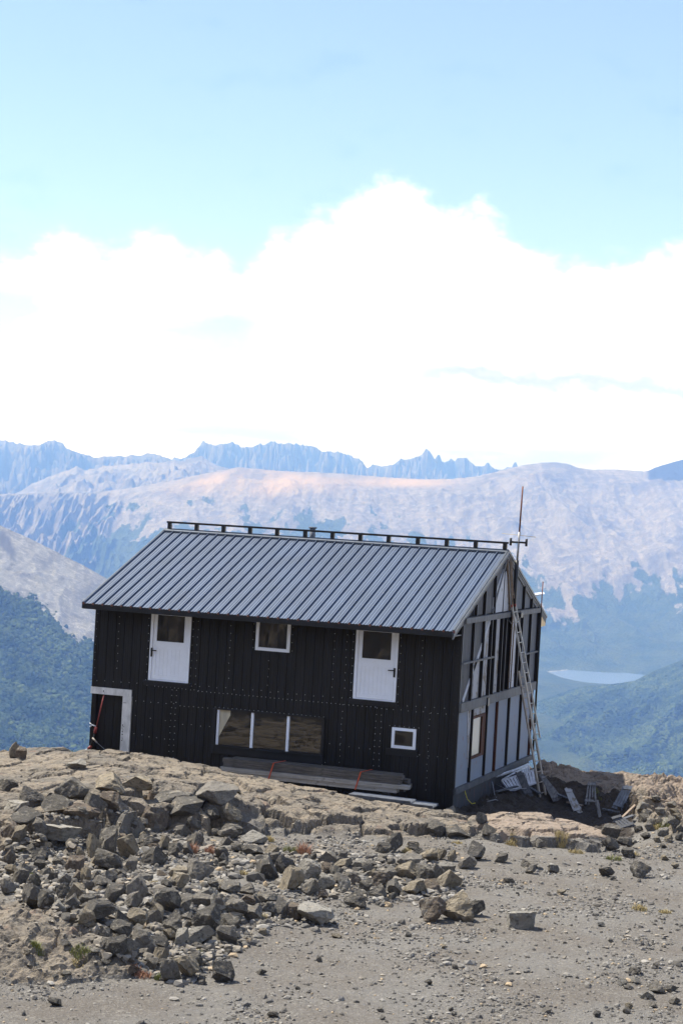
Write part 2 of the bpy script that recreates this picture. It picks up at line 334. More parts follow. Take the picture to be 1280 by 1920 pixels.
def terrain(X, Y):
    dx, dy = X - CAM[0], Y - CAM[1]; q = dx * Fh[0] + dy * Fh[1]; s_ = dx * Rh[0] + dy * Rh[1]
    qq = np.maximum(q, 5.0); a = s_ / qq; vis = S(q, 20, 26)
    base = fbm(X * .25, Y * .25, 3, 4) * .09 + fbm(X * 1.3, Y * 1.3, 8, 4) * .022
    # block cells
    wx = X + fbm(X * .9, Y * .9, 21, 3) * .5; wy = Y + fbm(X * .9, Y * .9, 27, 3) * .5
    f1, f2, cx, cy, cid = worley(wx / .95, wy / .75, 41); ccx, ccy = X + (cx * .95 - wx), Y + (cy * .75 - wy)
    g1, g2, ex, ey, eid = worley(X * 2.38 + 7, Y * 2.78, 47)
    k1, k2, kx, ky, kid = worley(wx / .17 + 3, wy / .15, 49)
    def ledge(X, Y, q, a):
        d = q - np.interp(a, fa, fqv) + fbm(X * .7, Y * .7, 61, 3) * .55
        wd = np.interp(a, [a_px(0), a_px(300), a_px(700), a_px(950), a_px(1150)], [.75, .6, .55, .3, .3])
        t = np.interp(a, ta, tz); lip = S(d / wd, 0, 1.0)
        rise = .86 + .14 * S(d, 1, 5)
        h = t * lip * rise * (1 - S(Y, -1.2, 1.6))
        # the back side: the trench along the hut wall, the hollow beside the gable
        bt = S(Y, -2.05, -1.55) * S(X, -10.6, -10.2) * (1 - S(X, .05, .25))
        bh = S(q - np.interp(a, ba, bqv), 0, .5) * S(a, A_CR, A_CR + .004)
        return h * (1 - bt) * (1 - bh) , d, t
    dxc, dyc = ccx - CAM[0], ccy - CAM[1]; qc = np.maximum(dxc * Fh[0] + dyc * Fh[1], 5); ac = (dxc * Rh[0] + dyc * Rh[1]) / qc
    h0, d0, t0 = ledge(X, Y, q, a); h1, d1, t1 = ledge(ccx, ccy, qc, ac)
    zone = S(d0, -.4, .3) * (t0 > .02) * vis
    facey = (1 - S(d0, 1.2, 3.5))
    blk = .75 * facey * S(t0, .15, .35)
    slab = S(a, a_px(880), a_px(915)) * (1 - S(a, a_px(1150), a_px(1180))) * zone
    rgh = (.5 + .5 * facey) * (1 - .6 * slab)
    hl = h0 * (1 - blk) + h1 * blk
    amp = (t0 * .24 * facey + .05) * S(h0, .02, .2) * (1 - .6 * slab)
    hl = hl + (cid - .5) * amp * 1.6 + ((X - ccx) * (cid * 7 % 1 - .5) + (Y - ccy) * (cid * 13 % 1 - .2)) * amp * 1.4
    crack = np.exp(-((f2 - f1) / .055) ** 2) * (.10 + .3 * facey * t0) + np.exp(-((g2 - g1) / .05) ** 2) * (.035 + .06 * facey * t0) * (eid > .45)
    hl = hl + ((X * 2.38 + 7 - ex) * (eid * 5 % 1 - .5) + (Y * 2.78 - ey) * (eid * 11 % 1 - .3)) * .03 * S(h0, .02, .2) * (1 + 1.0 * facey) + (kid - .5) * .016 * S(h0, .02, .2) * rgh - (f1 ** 2) * .42 * facey * t0 * S(h0, .02, .2) * (1 - slab)
    hl = hl - np.exp(-((k2 - k1) / .10) ** 2) * .008 * S(h0, .02, .2)
    hl = hl - crack * S(h0, .02, .15) + (fbm(X * 2.2, Y * 2.2, 71, 5, .55) * .045 + (eid - .5) * .035) * rgh * S(h0, .02, .2)
    # rock plateau behind and to the right of the gable
    bnd = np.interp(a, [a_px(900), a_px(1000), a_px(1060), a_px(1180), a_px(1230), a_px(1300)], [56.6, 54.8, 53.6, 52.6, 49.5, 47.5]) + fbm(X * .8, Y * .8, 81, 3) * .9
    dB = q - bnd; pl = S(dB + (cid - .5) * .8, 0, .9) * S(a, a_px(940), a_px(990)) * np.interp(a, [a_px(1000), a_px(1060), a_px(1180), a_px(1300)], [.02, .14, .18, .1])
    pl = pl + S(dB, -1, .5) * S(a, a_px(1150), a_px(1250)) * (fbm(X * 1.1, Y * 1.1, 91, 5, .6) * .34 + .04 + (eid - .5) * .10)
    pz = S(dB, -.3, .4) * S(a, a_px(960), a_px(1000))
    pl = pl + pz * (fbm(X * .8, Y * 1.6, 95, 6, .6) * .16 + (eid - .5) * .06 + (cid - .5) * .1 + (kid - .5) * .03 - np.exp(-((f2 - f1) / .06) ** 2) * .09 - np.exp(-((g2 - g1) / .07) ** 2) * .04)
    hollow = -.22 * S(q - np.interp(a, ba, bqv), 0, 1.2) * (1 - S(dB, -.5, .8)) * S(a, A_CR, A_CR + .01) * (1 - S(a, a_px(1170), a_px(1230))) * (1 - S(-X, -.2, .3))
    hollow = hollow + S(X, .1, .5) * (1 - S(X, .9, 1.9)) * S(Y, -.6, .4) * .20 * (1 + fbm(X * 2, Y * 2, 99, 3))
    # mound at the lower left and the heap under the loose stones
    m = np.hypot((X - MOUND[0]) / 2.1, (Y - MOUND[1]) / 1.9) + fbm(X * .9, Y * .9, 101, 4) * .28; mo = .62 * np.sqrt(np.clip(1 - m, 0, 1)) * .9
    mzone = S(m, 1.02, .95)
    mo = mo - mzone * (np.exp(-((f2 - f1) / .06) ** 2) * .10) + mzone * (fbm(X * 3, Y * 3, 77, 5, .6) * .08 + (eid - .5) * .08 + (kid - .5) * .04)
    pm = np.hypot((X - PILE[0]) / 3.6, (Y - PILE[1]) / 4.2); pile = .28 * S(1.15 - pm, 0, .9) * (1 + fbm(X * 1.2, Y * 1.2, 55, 3) * .6)
    z = base * (1 - zone) + hl + pl + hollow + np.maximum(mo, 0) + pile * (1 - zone)
    # far edge of the shelf, beyond it the mountainside drops
    qe = np.interp(a, [a_px(-400), a_px(150), a_px(190), a_px(980), a_px(1010), a_px(1300)], [51.5, 52.5, 60, 60, 57.8, 57.6])
    over = np.maximum(q - qe, 0); z = z - np.minimum(over ** 2 * .12, over * .55)
    # under the hut and the ground climbing towards and past the viewer
    foot = S(X, -10.45, -10.3) * (1 - S(X, -.05, .05)) * S(Y, -.3, 0) * (1 - S(Y, 8.6, 8.8)); z = z * (1 - foot) - .12 * foot
    back = np.maximum(27 - q, 0); z = z + np.where(back > 0, back ** 2 / (back + 9) * .26, 0) + S(-q, 6, 40) * (fbm(X * .07, Y * .07, 33, 5) * 5 + ridged(X * .15, Y * .15, 37, 4) * 1.3)
    side = np.maximum(np.abs(s_) - 26 - np.maximum(0, 40 - q), 0); z = z - np.where(q > 20, np.minimum(side ** 2 * .02, side * .35), 0)
    rock = np.clip(np.maximum(np.maximum(S(h0, .04, .16) * (t0 > .02), pz * .9), mzone), 0, 1)
    rock = np.maximum(rock, .75 * S(dB, -1.2, .3) * S(a, a_px(1170), a_px(1230)))
    out_ = S(-a, .20, .26) * S(60 - q, 0, 8); z = z + S(back, 6, 20) * S(-s_, 8, 16) * (ridged(X * .3, Y * .3, 151, 6) * 1.1 - .8 + (cid - .5) * .5); z = z + out_ * (ridged(X * .22, Y * .22, 131, 6) * .9 - .3 + (cid - .5) * .3)
    rock = np.maximum(np.maximum(rock, S(back, 4, 14)), out_)
    soil = S(q - np.interp(a, ba, bqv), -.1, .5) * S(a, A_CR - .001, A_CR + .004) * (1 - S(dB + fbm(X, Y, 161, 4), 1.4, 2.4)) * (1 - S(a + .006 * fbm(X, Y, 163, 4), a_px(1180), a_px(1205)))  # dark soil of the hollow, its colour darkened further for the hut's shade
    z = z + soil * (fbm(X * 2.2, Y * 2.2, 141, 5, .65) * .10 + (kid - .5) * .05)
    z = z + 2.2 * S(-a, .200, .245) * S(q, 33, 37) * (1 - S(q, 47, 50)) * (1 + .5 * ridged(X * .6, Y * .6, 171, 6) - .5 + (cid - .5) * .5) - .25 * np.exp(-((f2 - f1) / .06) ** 2) * out_
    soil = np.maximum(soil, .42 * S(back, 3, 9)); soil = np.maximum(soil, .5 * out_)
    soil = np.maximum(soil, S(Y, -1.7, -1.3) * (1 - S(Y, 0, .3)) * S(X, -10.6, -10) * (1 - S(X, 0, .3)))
    pale = np.clip(slab + pz * S(q - bnd, 1.6, 3.6), 0, 1)
    return z, rock, soil, pale
def axis(lo, hi, st, grow, far):
    c = list(np.arange(lo, hi, st)); a = [c[-1]]; d = st
    while a[-1] < hi + far: d *= grow; a.append(a[-1] + d)
    b = [c[0]]; d = st
    while b[-1] > lo - far: d *= grow; b.append(b[-1] - d)
    return np.array(b[:0:-1] + c + a[1:])
xs = axis(-13.0, 9.6, .042, 1.07, 420); ys = axis(-25.0, 9.4, .042, 1.07, 420)
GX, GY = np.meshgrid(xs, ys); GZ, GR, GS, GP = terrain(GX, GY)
def ground_z(x, y):
    i = np.clip(np.searchsorted(xs, x) - 1, 0, len(xs) - 2); j = np.clip(np.searchsorted(ys, y) - 1, 0, len(ys) - 2)
    u = (x - xs[i]) / (xs[i + 1] - xs[i]); v = (y - ys[j]) / (ys[j + 1] - ys[j])
    return (GZ[j, i] * (1 - u) + GZ[j, i + 1] * u) * (1 - v) + (GZ[j + 1, i] * (1 - u) + GZ[j + 1, i + 1] * u) * v
def hit(px, py):      # where the sight line to a pixel meets the near terrain
    d = ray(px, py); d = d / (d[:2] @ Fh)
    t = np.arange(24, 64, .05); P = CAM[None] + t[:, None] * d[None]
    g = ground_z(P[:, 0], P[:, 1]); k = np.argmax(P[:, 2] < g)
    if P[k, 2] >= g[k]: k = len(t) - 1
    return np.array([P[k, 0], P[k, 1], g[k]])

def rock_colour(m, co=None, sc_=1.0):
    co = co or m.co
    n1 = m.noise(.9 * sc_, 8, .6, co); n2 = m.noise(4.5 * sc_, 8, .68, co); n3 = m.noise(14 * sc_, 6, .7, co)
    c = m.mix(m.ramp(n1, .38, .62), (.25, .21, .165), (.155, .14, .122))
    c = m.mix(m.ramp(n2, .5, .66), c, (.085, .08, .075))
    c = m.mix(m.math('MULTIPLY', m.ramp(n3, .52, .72), .8), c, (.30, .265, .215))
    c = m.mix(m.math('MULTIPLY', m.ramp(m.noise(2.1 * sc_, 5, .6, m.map((1, 1, 1), co, (9, 4, 2))), .6, .72), .7), c, (.22, .145, .11))
    h = m.math('ADD', m.math('MULTIPLY', n2, .6), m.math('MULTIPLY', n3, .5))
    return c, h
g = Mat('ground')
gc = g.noise(.55, 6, .6); dirt = g.mix(g.ramp(gc, .36, .64), (.134, .119, .104), (.165, .157, .146))
v1 = g.n.new('ShaderNodeTexVoronoi'); g.link(g.co, v1.inputs[0]); v1.inputs['Scale'].default_value = 26
v2 = g.n.new('ShaderNodeTexVoronoi'); g.link(g.co, v2.inputs[0]); v2.inputs['Scale'].default_value = 62
sep = g.n.new('ShaderNodeSeparateColor'); g.link(v1.outputs['Color'], sep.inputs[0]); sep2 = g.n.new('ShaderNodeSeparateColor'); g.link(v2.outputs['Color'], sep2.inputs[0])
pm_ = g.math('MULTIPLY', g.ramp(sep.outputs[0], .45, .8), g.ramp(g.noise(1.3, 5, .6), .38, .6))
c = g.mix(g.math('MULTIPLY', pm_, .75), dirt, g.mix(sep.outputs[1], (.12, .11, .10), (.30, .28, .25)))
c = g.mix(g.math('MULTIPLY', g.ramp(sep2.outputs[0], .6, .95), .6), c, g.mix(sep2.outputs[1], (.09, .08, .075), (.30, .28, .255)))
hg = g.math('ADD', g.math('MULTIPLY', g.math('SUBTRACT', 1.0, v1.outputs['Distance']), pm_), g.math('MULTIPLY', g.noise(30, 6, .7), .7))
rc, rh = rock_colour(g); rc = g.mix(g.math('MULTIPLY', g.ramp(g.noise(2.7, 8, .7, g.map((1, 1, .4), None, (3, 8, 1))), .50, .58), .6), rc, (.27, .235, .19)); rc = g.mix(g.math('MULTIPLY', g.ramp(g.noise(8, 8, .75, g.map((1, 1, 1), None, (5, 1, 7))), .54, .62), .7), rc, (.06, .056, .052))
rm = g.ramp(g.math('ADD', g.attr('rock'), g.math('MULTIPLY', g.math('SUBTRACT', g.noise(3.0, 6, .65), .5), .9)), .35, .6)
rc = g.mix(g.math('MULTIPLY', g.attr('pale'), g.ramp(g.noise(2.2, 8, .65), .66, .5)), rc, g.mix(g.noise(5, 6, .6), (.34, .265, .21), (.21, .18, .15)))
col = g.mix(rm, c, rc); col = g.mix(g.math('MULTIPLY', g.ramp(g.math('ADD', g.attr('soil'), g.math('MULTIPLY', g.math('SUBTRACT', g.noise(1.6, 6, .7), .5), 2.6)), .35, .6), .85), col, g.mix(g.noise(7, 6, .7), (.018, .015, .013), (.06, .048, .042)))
nrm = g.bump(rh, 1.0, .12, g.bump(hg, .8, .03))
MT['ground'] = g.done(col, .92, nrm, 0, .15)
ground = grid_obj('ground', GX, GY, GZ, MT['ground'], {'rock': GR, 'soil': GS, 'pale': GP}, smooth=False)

# ------------------------------------------------------------------ mountains
def ctab(pxs): A, T = np.array([at_dir(*p) for p in pxs]).T; return A, T
VZ = -800.0
def treeline(a, tab): return np.interp(a, tab[0], tab[1])
def layer(name, crest, qb, zb, qc, amp, scale, seed, prof, mat, jag=0.0, nrow=240, ncol=900, amax=.26, back=1500, tree=None, streak=0.0, tone=0.0, aspect=1.0, extra=None, fine=0.0, arange=None, soft=0.0, stretch=.45):
    A, T = ctab(crest); al, ah = arange or (-amax, amax)
    a = np.linspace(al, ah, ncol); qcv = qc(a) if callable(qc) else np.full_like(a, qc)
    t = np.interp(a, A, T) + jag * (ridged(a * 70, a * 0 + seed, seed, 5, .65) - .9 + .8 * fbm(a * 260, a * 0 + 2.5, seed + 1, 4, .6))
    u = np.concatenate([np.linspace(0, 1, nrow), 1 + np.linspace(.02, 1, 14)])
    Ug, Ag = np.meshgrid(u, a, indexing='ij'); Tg = t[None, :]; Qc = qcv[None, :]
    Q = np.where(Ug <= 1, qb + (Qc - qb) * Ug, Qc + (Ug - 1) * back)
    kn = np.hanning(41); kn /= kn.sum(); ts = np.convolve(np.pad(np.interp(a, A, T), 20, mode='edge'), kn, 'valid'); zc = CAM[2] + Qc * (ts[None, :] + (t - ts)[None, :] * S(Ug, .86, 1.0))
    X = CAM[0] + Q * (Fh[0] + Ag * Rh[0]); Y = CAM[1] + Q * (Fh[1] + Ag * Rh[1])
    z = zb + (zc - zb) * np.interp(np.minimum(Ug, 1), prof[0], prof[1])
    win = np.minimum(1, np.minimum(Ug * 6, np.maximum(0, (1 - Ug)) * 5))
    ww = win * (zc - zb) / 1000
    s_ = Q * Ag
    nz = ridged(s_ / scale / aspect + fbm(s_ / scale, Q / scale, seed + 3, 3) * .5, Q / scale * stretch, seed, 7, .56) - .9
    if soft: nz = nz * (1 - soft) + soft * 1.3 * fbm(s_ / scale / 1.2, Q / scale * .4, seed + 7, 8, .5)
    z = z + amp * ww * nz + fine * win * fbm(s_ / 60, Q / 90, seed + 50, 4, .6)
    if extra is not None: z = z + extra(Ag, Ug, Q, s_) * win
    z = np.where(Ug < 1, np.minimum(z, CAM[2] + Q * (Tg - (1 - Ug) * .0012)), z - (Ug > 1) * (Ug - 1) ** 1.3 * back * .5)
    tl = np.full_like(z, -5.0)
    px = 640 + F_PX * Ag; tv = (z - CAM[2]) / Q
    if tree is not None:
        TA, TT = ctab(tree[0]); lim = np.interp(Ag, TA, TT)
        ns = fbm(s_ / tree[1], Q / tree[1] * .28, seed + 90, 6, .6)
        tl = (lim - tv) / .004 + ns * tree[2]
    return grid_obj(name, X, Y, z, mat, {'forest': tl, 'streak': fbm(s_ / 60 + fbm(s_ / 500, Q / 900, seed + 5, 3) * 1.2, Q / 800, seed + 4, 6, .6), 'tone': np.full_like(z, tone) if not callable(tone) else tone(Ag, tv, Q, s_)}), (Ag, Q, X, Y, z, tl)

def mountain_mat(name, rock_a, rock_b, rock_c, orange, forest_a, forest_b, s=1.0, crown=.1, dark=None):
    m = Mat(name); m.co = m.geo.outputs['Position']
    k = m.map((s, s, s)); kv = m.map((s, s, s * .35))
    n1 = m.noise(.004, 8, .62, k); n2 = m.noise(.02, 8, .68, kv); n3 = m.noise(.09, 6, .7, k)
    c = m.mix(m.ramp(n1, .38, .62), rock_a, rock_b)
    c = m.mix(m.math('MULTIPLY', m.ramp(n2, .45, .62), .9), c, rock_c)
    c = m.mix(m.math('MULTIPLY', m.ramp(n3, .5, .62), .7), c, tuple(x * .4 for x in rock_a))
    c = m.mix(m.math('MULTIPLY', m.ramp(m.noise(.0016, 10, .7, k), .50, .60), .55), c, tuple(x * .45 for x in rock_b))
    c = m.mix(m.math('MULTIPLY', m.ramp(m.attr('streak'), .05, .45), .38), c, tuple(x * .5 for x in rock_b)); c = m.mix(m.math('MULTIPLY', m.ramp(m.attr('streak'), -.1, -.45), .35), c, rock_c)
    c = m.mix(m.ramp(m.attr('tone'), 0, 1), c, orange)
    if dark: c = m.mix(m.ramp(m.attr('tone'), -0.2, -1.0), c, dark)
    fn = m.math('MULTIPLY', m.math('SUBTRACT', m.noise(.006, 10, .74, k), .5), 8.0)
    fm = m.ramp(m.math('ADD', m.attr('forest'), fn), -.25, .35)
    tn = m.n.new('ShaderNodeTexVoronoi'); m.link(m.co, tn.inputs[0]); tn.inputs['Scale'].default_value = crown
    fcn = m.mix(m.ramp(m.noise(.006, 6, .6), .35, .65), forest_a, forest_b)
    fcn = m.mix(m.math('MULTIPLY', m.ramp(m.noise(crown * .8, 4, .7), .4, .66), .65), fcn, tuple(x * .3 for x in forest_a))
    c = m.mix(fm, c, fcn)
    hh = m.mix(fm, m.math('MULTIPLY', n3, .8), m.math('SUBTRACT', 1.0, tn.outputs['Distance']))
    m.done(c, .95, m.bump(hh, 1.0, 6.0), 0, .1); return m.m
FA, FB = (.022, .040, .012), (.050, .066, .020)
m_far = mountain_mat('far_rock', (.17, .15, .14), (.12, .11, .108), (.06, .058, .058), (.4, .3, .2), FA, FB, .6, .05)
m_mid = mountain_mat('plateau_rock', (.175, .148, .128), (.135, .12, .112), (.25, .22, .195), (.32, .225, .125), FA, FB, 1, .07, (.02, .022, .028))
m_near = mountain_mat('scree', (.21, .205, .195), (.165, .16, .155), (.31, .30, .29), (.5, .36, .22), FA, FB, 3, .11, (.10, .10, .11))

far_px = [(-900, 860), (-200, 850), (0, 870), (200, 875), (300, 870), (340, 858), (365, 845), (380, 831), (400, 835), (430, 832), (460, 838), (490, 836), (507, 829), (530, 834), (560, 834), (590, 842), (605, 850), (630, 848), (660, 858), (680, 866), (688, 878), (700, 876), (720, 873), (740, 869), (760, 860), (775, 856), (790, 851), (798, 844), (806, 853), (815, 860), (820, 851), (824, 851), (828, 864), (835, 863), (845, 860), (852, 866), (862, 858), (875, 855), (882, 864), (892, 872), (900, 874), (908, 877), (915, 869), (925, 878), (940, 880), (950, 876), (958, 881), (966, 869), (971, 880), (1000, 900), (1300, 905), (2200, 880)]
layer('far_jagged_range', far_px, 17500, -500, 24000, 420, 700, 11, ([0, .5, .8, 1], [0, .35, .7, 1]), m_far, .0009, 260, 1400, .26, 2500, None, fine=70, stretch=1.3)
left_px = [(-900, 800), (-300, 835), (-60, 830), (0, 826), (20, 829), (45, 834), (75, 836), (85, 830), (103, 824), (118, 833), (127, 842), (150, 849), (175, 858), (210, 857), (240, 855), (270, 853), (290, 850), (305, 857), (320, 862), (345, 866), (420, 890), (600, 930), (2200, 960)]
layer('left_blue_range', left_px, 15500, -500, 20500, 300, 600, 23, ([0, .5, .8, 1], [0, .4, .7, 1]), m_far, .0005, 200, 900, .26, 2500, None, fine=45, stretch=1.2)
mid2_px = [(-900, 960), (-200, 950), (0, 938), (30, 925), (60, 908), (100, 892), (130, 882), (145, 874), (160, 882), (200, 874), (250, 870), (300, 866), (345, 864), (365, 858), (378, 856), (400, 868), (430, 880), (470, 892), (600, 930), (2200, 960)]
def bands(a, u, q, s): return np.round(fbm(s / 500, q / 400, 5, 3) * 2) * 0 + 35 * np.abs(np.sin(u * 17 + fbm(s / 400, q / 400, 6, 4) * 3))
layer('cliff_banded_range', mid2_px, 12800, -500, 17200, 140, 420, 31, ([0, .5, .8, 1], [0, .5, .8, 1]), m_mid, .0004, 240, 900, .26, 2000, None, extra=bands, fine=18, arange=(-.26, .02), soft=.4)
plat_px = [(-900, 960), (-200, 935), (0, 927), (100, 923), (180, 924), (250, 914), (320, 902), (380, 889), (430, 880), (445, 876), (480, 879), (520, 883), (600, 886), (640, 888), (700, 893), (760, 898), (800, 899), (850, 898), (900, 892), (940, 882), (980, 872), (1010, 868), (1040, 867), (1060, 869), (1080, 876), (1110, 881), (1150, 880), (1180, 882), (1205, 884), (1215, 882), (1240, 872), (1262, 866), (1280, 862), (1500, 840), (2200, 900)]
tree_px = [(-900, 1020), (0, 1045), (90, 1040), (130, 1000), (200, 985), (300, 985), (360, 990), (450, 1000), (520, 985), (600, 990), (680, 1000), (760, 1010), (900, 1040), (1000, 1090), (1040, 1120), (1100, 1110), (1160, 1100), (1220, 1090), (1280, 1095), (2200, 1090)]
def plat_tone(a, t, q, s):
    px = 640 + F_PX * a; el_ = t * F_PX            # px-sized angles: a compact way to place colour bands on the slope
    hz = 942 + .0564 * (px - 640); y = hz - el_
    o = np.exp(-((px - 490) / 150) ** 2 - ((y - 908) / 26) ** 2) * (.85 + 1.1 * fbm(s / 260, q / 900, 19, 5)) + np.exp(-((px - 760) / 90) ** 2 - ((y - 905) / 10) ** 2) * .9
    d = S(px, 1195, 1225) * (1 - S(y + fbm(s / 60, q / 200, 9, 4) * 8, 896, 904))  # shade of the right-hand cliff, painted in as dark rock colour
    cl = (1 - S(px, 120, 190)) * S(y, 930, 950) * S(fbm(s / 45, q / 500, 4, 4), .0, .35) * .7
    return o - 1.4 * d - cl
def cliffs(a, u, q, s):
    lft = 1 - S(a, -.13, -.10); r_ = ridged(s / 90, q / 900, 5, 4); return lft * r_ * 70 + 42 * (ridged(s / 520 + q / 1100, q / 2600, 8, 5) - .9) * S(a, .0, .1)
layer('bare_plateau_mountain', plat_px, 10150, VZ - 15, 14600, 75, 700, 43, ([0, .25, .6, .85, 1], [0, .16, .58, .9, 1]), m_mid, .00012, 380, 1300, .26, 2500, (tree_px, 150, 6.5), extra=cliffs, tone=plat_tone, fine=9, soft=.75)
# valley floor with the basin of the lake
va = np.linspace(-.3, .3, 500); vq = np.linspace(2600, 10900, 420); VQ, VA = np.meshgrid(vq, va, indexing='ij')
VX = CAM[0] + VQ * (Fh[0] + VA * Rh[0]); VY = CAM[1] + VQ * (Fh[1] + VA * Rh[1]); VS = VQ * VA
la0, lq0 = aq(atz(1125, 1266, VZ)); 
lake_poly = [aq(atz(px, py, VZ)) for px, py in ((1030, 1260), (1060, 1257), (1085, 1252.5), (1110, 1252), (1150, 1254.5), (1180, 1256), (1230, 1257.5), (1290, 1262), (1250, 1275), (1190, 1280), (1140, 1283), (1095, 1279), (1060, 1272))]
lp = np.array([(a * q, q) for a, q in lake_poly])
def sdpoly(x, y, P):
    d = np.full(x.shape, 1e18); ins = np.zeros(x.shape, bool); n = len(P)
    for i in range(n):
        ax, ay = P[i]; bx, by = P[(i + 1) % n]; ex, ey = bx - ax, by - ay; wx, wy = x - ax, y - ay
        t = np.clip((wx * ex + wy * ey) / (ex * ex + ey * ey), 0, 1); d = np.minimum(d, np.hypot(wx - ex * t, wy - ey * t))
        c = ((ay > y) != (by > y)) & (x < (bx - ax) * (y - ay) / (by - ay + 1e-12) + ax); ins ^= c
    return np.where(ins, -d, d)
sd = sdpoly(VS, VQ, lp)
VZg = VZ + 3 + S(sd, 60, 900) * (25 + fbm(VS / 500, VQ / 700, 12, 5) * 45 + ridged(VS / 260, VQ / 500, 14, 4) * 12)
VZg = np.where(sd < 25, VZ - 6 + 9 * S(sd, -20, 25), VZg)
vt = np.where(sd < 15, -3.0, 3.0)
valley = grid_obj('valley_floor', VX, VY, VZg, m_near, {'forest': vt, 'tone': np.zeros_like(VZg)})
mw = Mat('lake_water'); mw.co = mw.geo.outputs['Position']
MT['water'] = mw.done((.10, .15, .29), .18, mw.bump(mw.noise(.05, 4, .6), .9, 2.5), 0, .5)
lq_, la_ = np.linspace(9000, 10600, 12), np.linspace(.06, .22, 12); LQ, LA = np.meshgrid(lq_, la_, indexing='ij')
grid_obj('lake', CAM[0] + LQ * (Fh[0] + LA * Rh[0]), CAM[1] + LQ * (Fh[1] + LA * Rh[1]), np.full_like(LQ, VZ - .5), MT['water'])
hill_px = [(-900, 1600), (300, 1500), (700, 1390), (900, 1340), (1000, 1318), (1040, 1303), (1085, 1289), (1130, 1284), (1160, 1281), (1190, 1276), (1205, 1268), (1225, 1258), (1250, 1248), (1280, 1236), (1400, 1190), (1700, 1100), (2200, 1060)]
all_tree = [(-900, 0), (2200, 0)]
def gully(a, u, q, s): return -55 * np.exp(-((s - 610 - (q - 5600) * .10) / 55) ** 2) * S(q, 4800, 5400) * (1 - S(q, 6000, 6900)) + (ridged(s / 260 - q / 900, q / 700, 77, 5) - .9) * 38
hill_o, hill_d = layer('forest_hill', hill_px, 4300, -800, 8000, 90, 300, 53, ([0, .3, .7, 1], [0, .22, .6, 1]), m_near, 0, 300, 700, .3, 1500, (all_tree, 200, 1.0), extra=gully, fine=4, arange=(.02, .3), soft=.6)
ridge_px = [(-1400, 760), (-400, 850), (-150, 925), (0, 985), (60, 1012), (120, 1042), (170, 1068), (200, 1085), (260, 1120), (400, 1200), (700, 1350), (900, 1450), (1400, 1700)]
scree_px = [(-1400, 1060), (-300, 1100), (0, 1112), (40, 1116), (60, 1122), (80, 1150), (105, 1172), (130, 1186), (150, 1200), (180, 1218), (260, 1260), (400, 1330), (1400, 1800)]
def near_tone(a, t, q, s):
    px = 640 + F_PX * a; y = 942 + .0564 * (px - 640) - t * F_PX
    n_ = fbm(s / 30, q / 200, 3, 5)
    d = np.exp(-((px - 12 - (y - 1010) * .5) / 14) ** 2 - ((y - 1022) / 26) ** 2) * 1.2 + S(n_, .1, .5) * .35
    return -d
def near_rel(a, u, q, s): return (ridged(s / 70 + q / 500, q / 300, 66, 6) - .9) * 6
near_o, near_d = layer('left_scree_ridge', ridge_px, 3300, -800, 5600, 30, 200, 63, ([0, .3, .7, 1], [0, .30, .68, 1]), m_near, .0002, 420, 700, .3, 1500, (scree_px, 60, 2.2), extra=near_rel, tone=near_tone, fine=3, arange=(-.36, .06), soft=.6)
# the unseen mountainside between the shelf and the valley
ha = np.linspace(-.5, .5, 60); hq = np.array([60, 90, 150, 260, 400, 700, 1100, 1700, 2400, 3000, 3400.]); HQ, HA = np.meshgrid(hq, ha, indexing='ij')
HZ = -8 - (HQ - 60) * .245 + fbm(HQ * HA / 120, HQ / 200, 3, 3) * .04 * HQ; HZ = np.minimum(HZ, -HQ * .2 - 2)
grid_obj('mountainside', CAM[0] + HQ * (Fh[0] + HA * Rh[0]), CAM[1] + HQ * (Fh[1] + HA * Rh[1]), HZ, m_near, {'forest': S(HQ, 500, 1200) * 6 - 3, 'tone': np.zeros_like(HZ)})

# forest crowns standing on the nearer slopes
def ico():
    p = (1 + 5 ** .5) / 2
    V = np.array([(-1, p, 0), (1, p, 0), (-1, -p, 0), (1, -p, 0), (0, -1, p), (0, 1, p), (0, -1, -p), (0, 1, -p), (p, 0, -1), (p, 0, 1), (-p, 0, -1), (-p, 0, 1)], float); V /= np.linalg.norm(V[0])
    T = np.array([(0, 11, 5), (0, 5, 1), (0, 1, 7), (0, 7, 10), (0, 10, 11), (1, 5, 9), (5, 11, 4), (11, 10, 2), (10, 7, 6), (7, 1, 8), (3, 9, 4), (3, 4, 2), (3, 2, 6), (3, 6, 8), (3, 8, 9), (4, 9, 5), (2, 4, 11), (6, 2, 10), (8, 6, 7), (9, 8, 1)])
    return V, T
def subdiv(V, T):
    V = list(map(tuple, V)); mid = {}; out_ = []
    def m_(a, b):
        k = (min(a, b), max(a, b))
        if k not in mid:
            v = np.array(V[a]) + np.array(V[b]); v /= np.linalg.norm(v); mid[k] = len(V); V.append(tuple(v))
        return mid[k]
    for a, b, c in T:
        x, y, z = m_(a, b), m_(b, c), m_(c, a); out_ += [(a, x, z), (b, y, x), (c, z, y), (x, y, z)]
    return np.array(V), np.array(out_)
IV, IT = ico(); IV1, IT1 = subdiv(IV, IT)
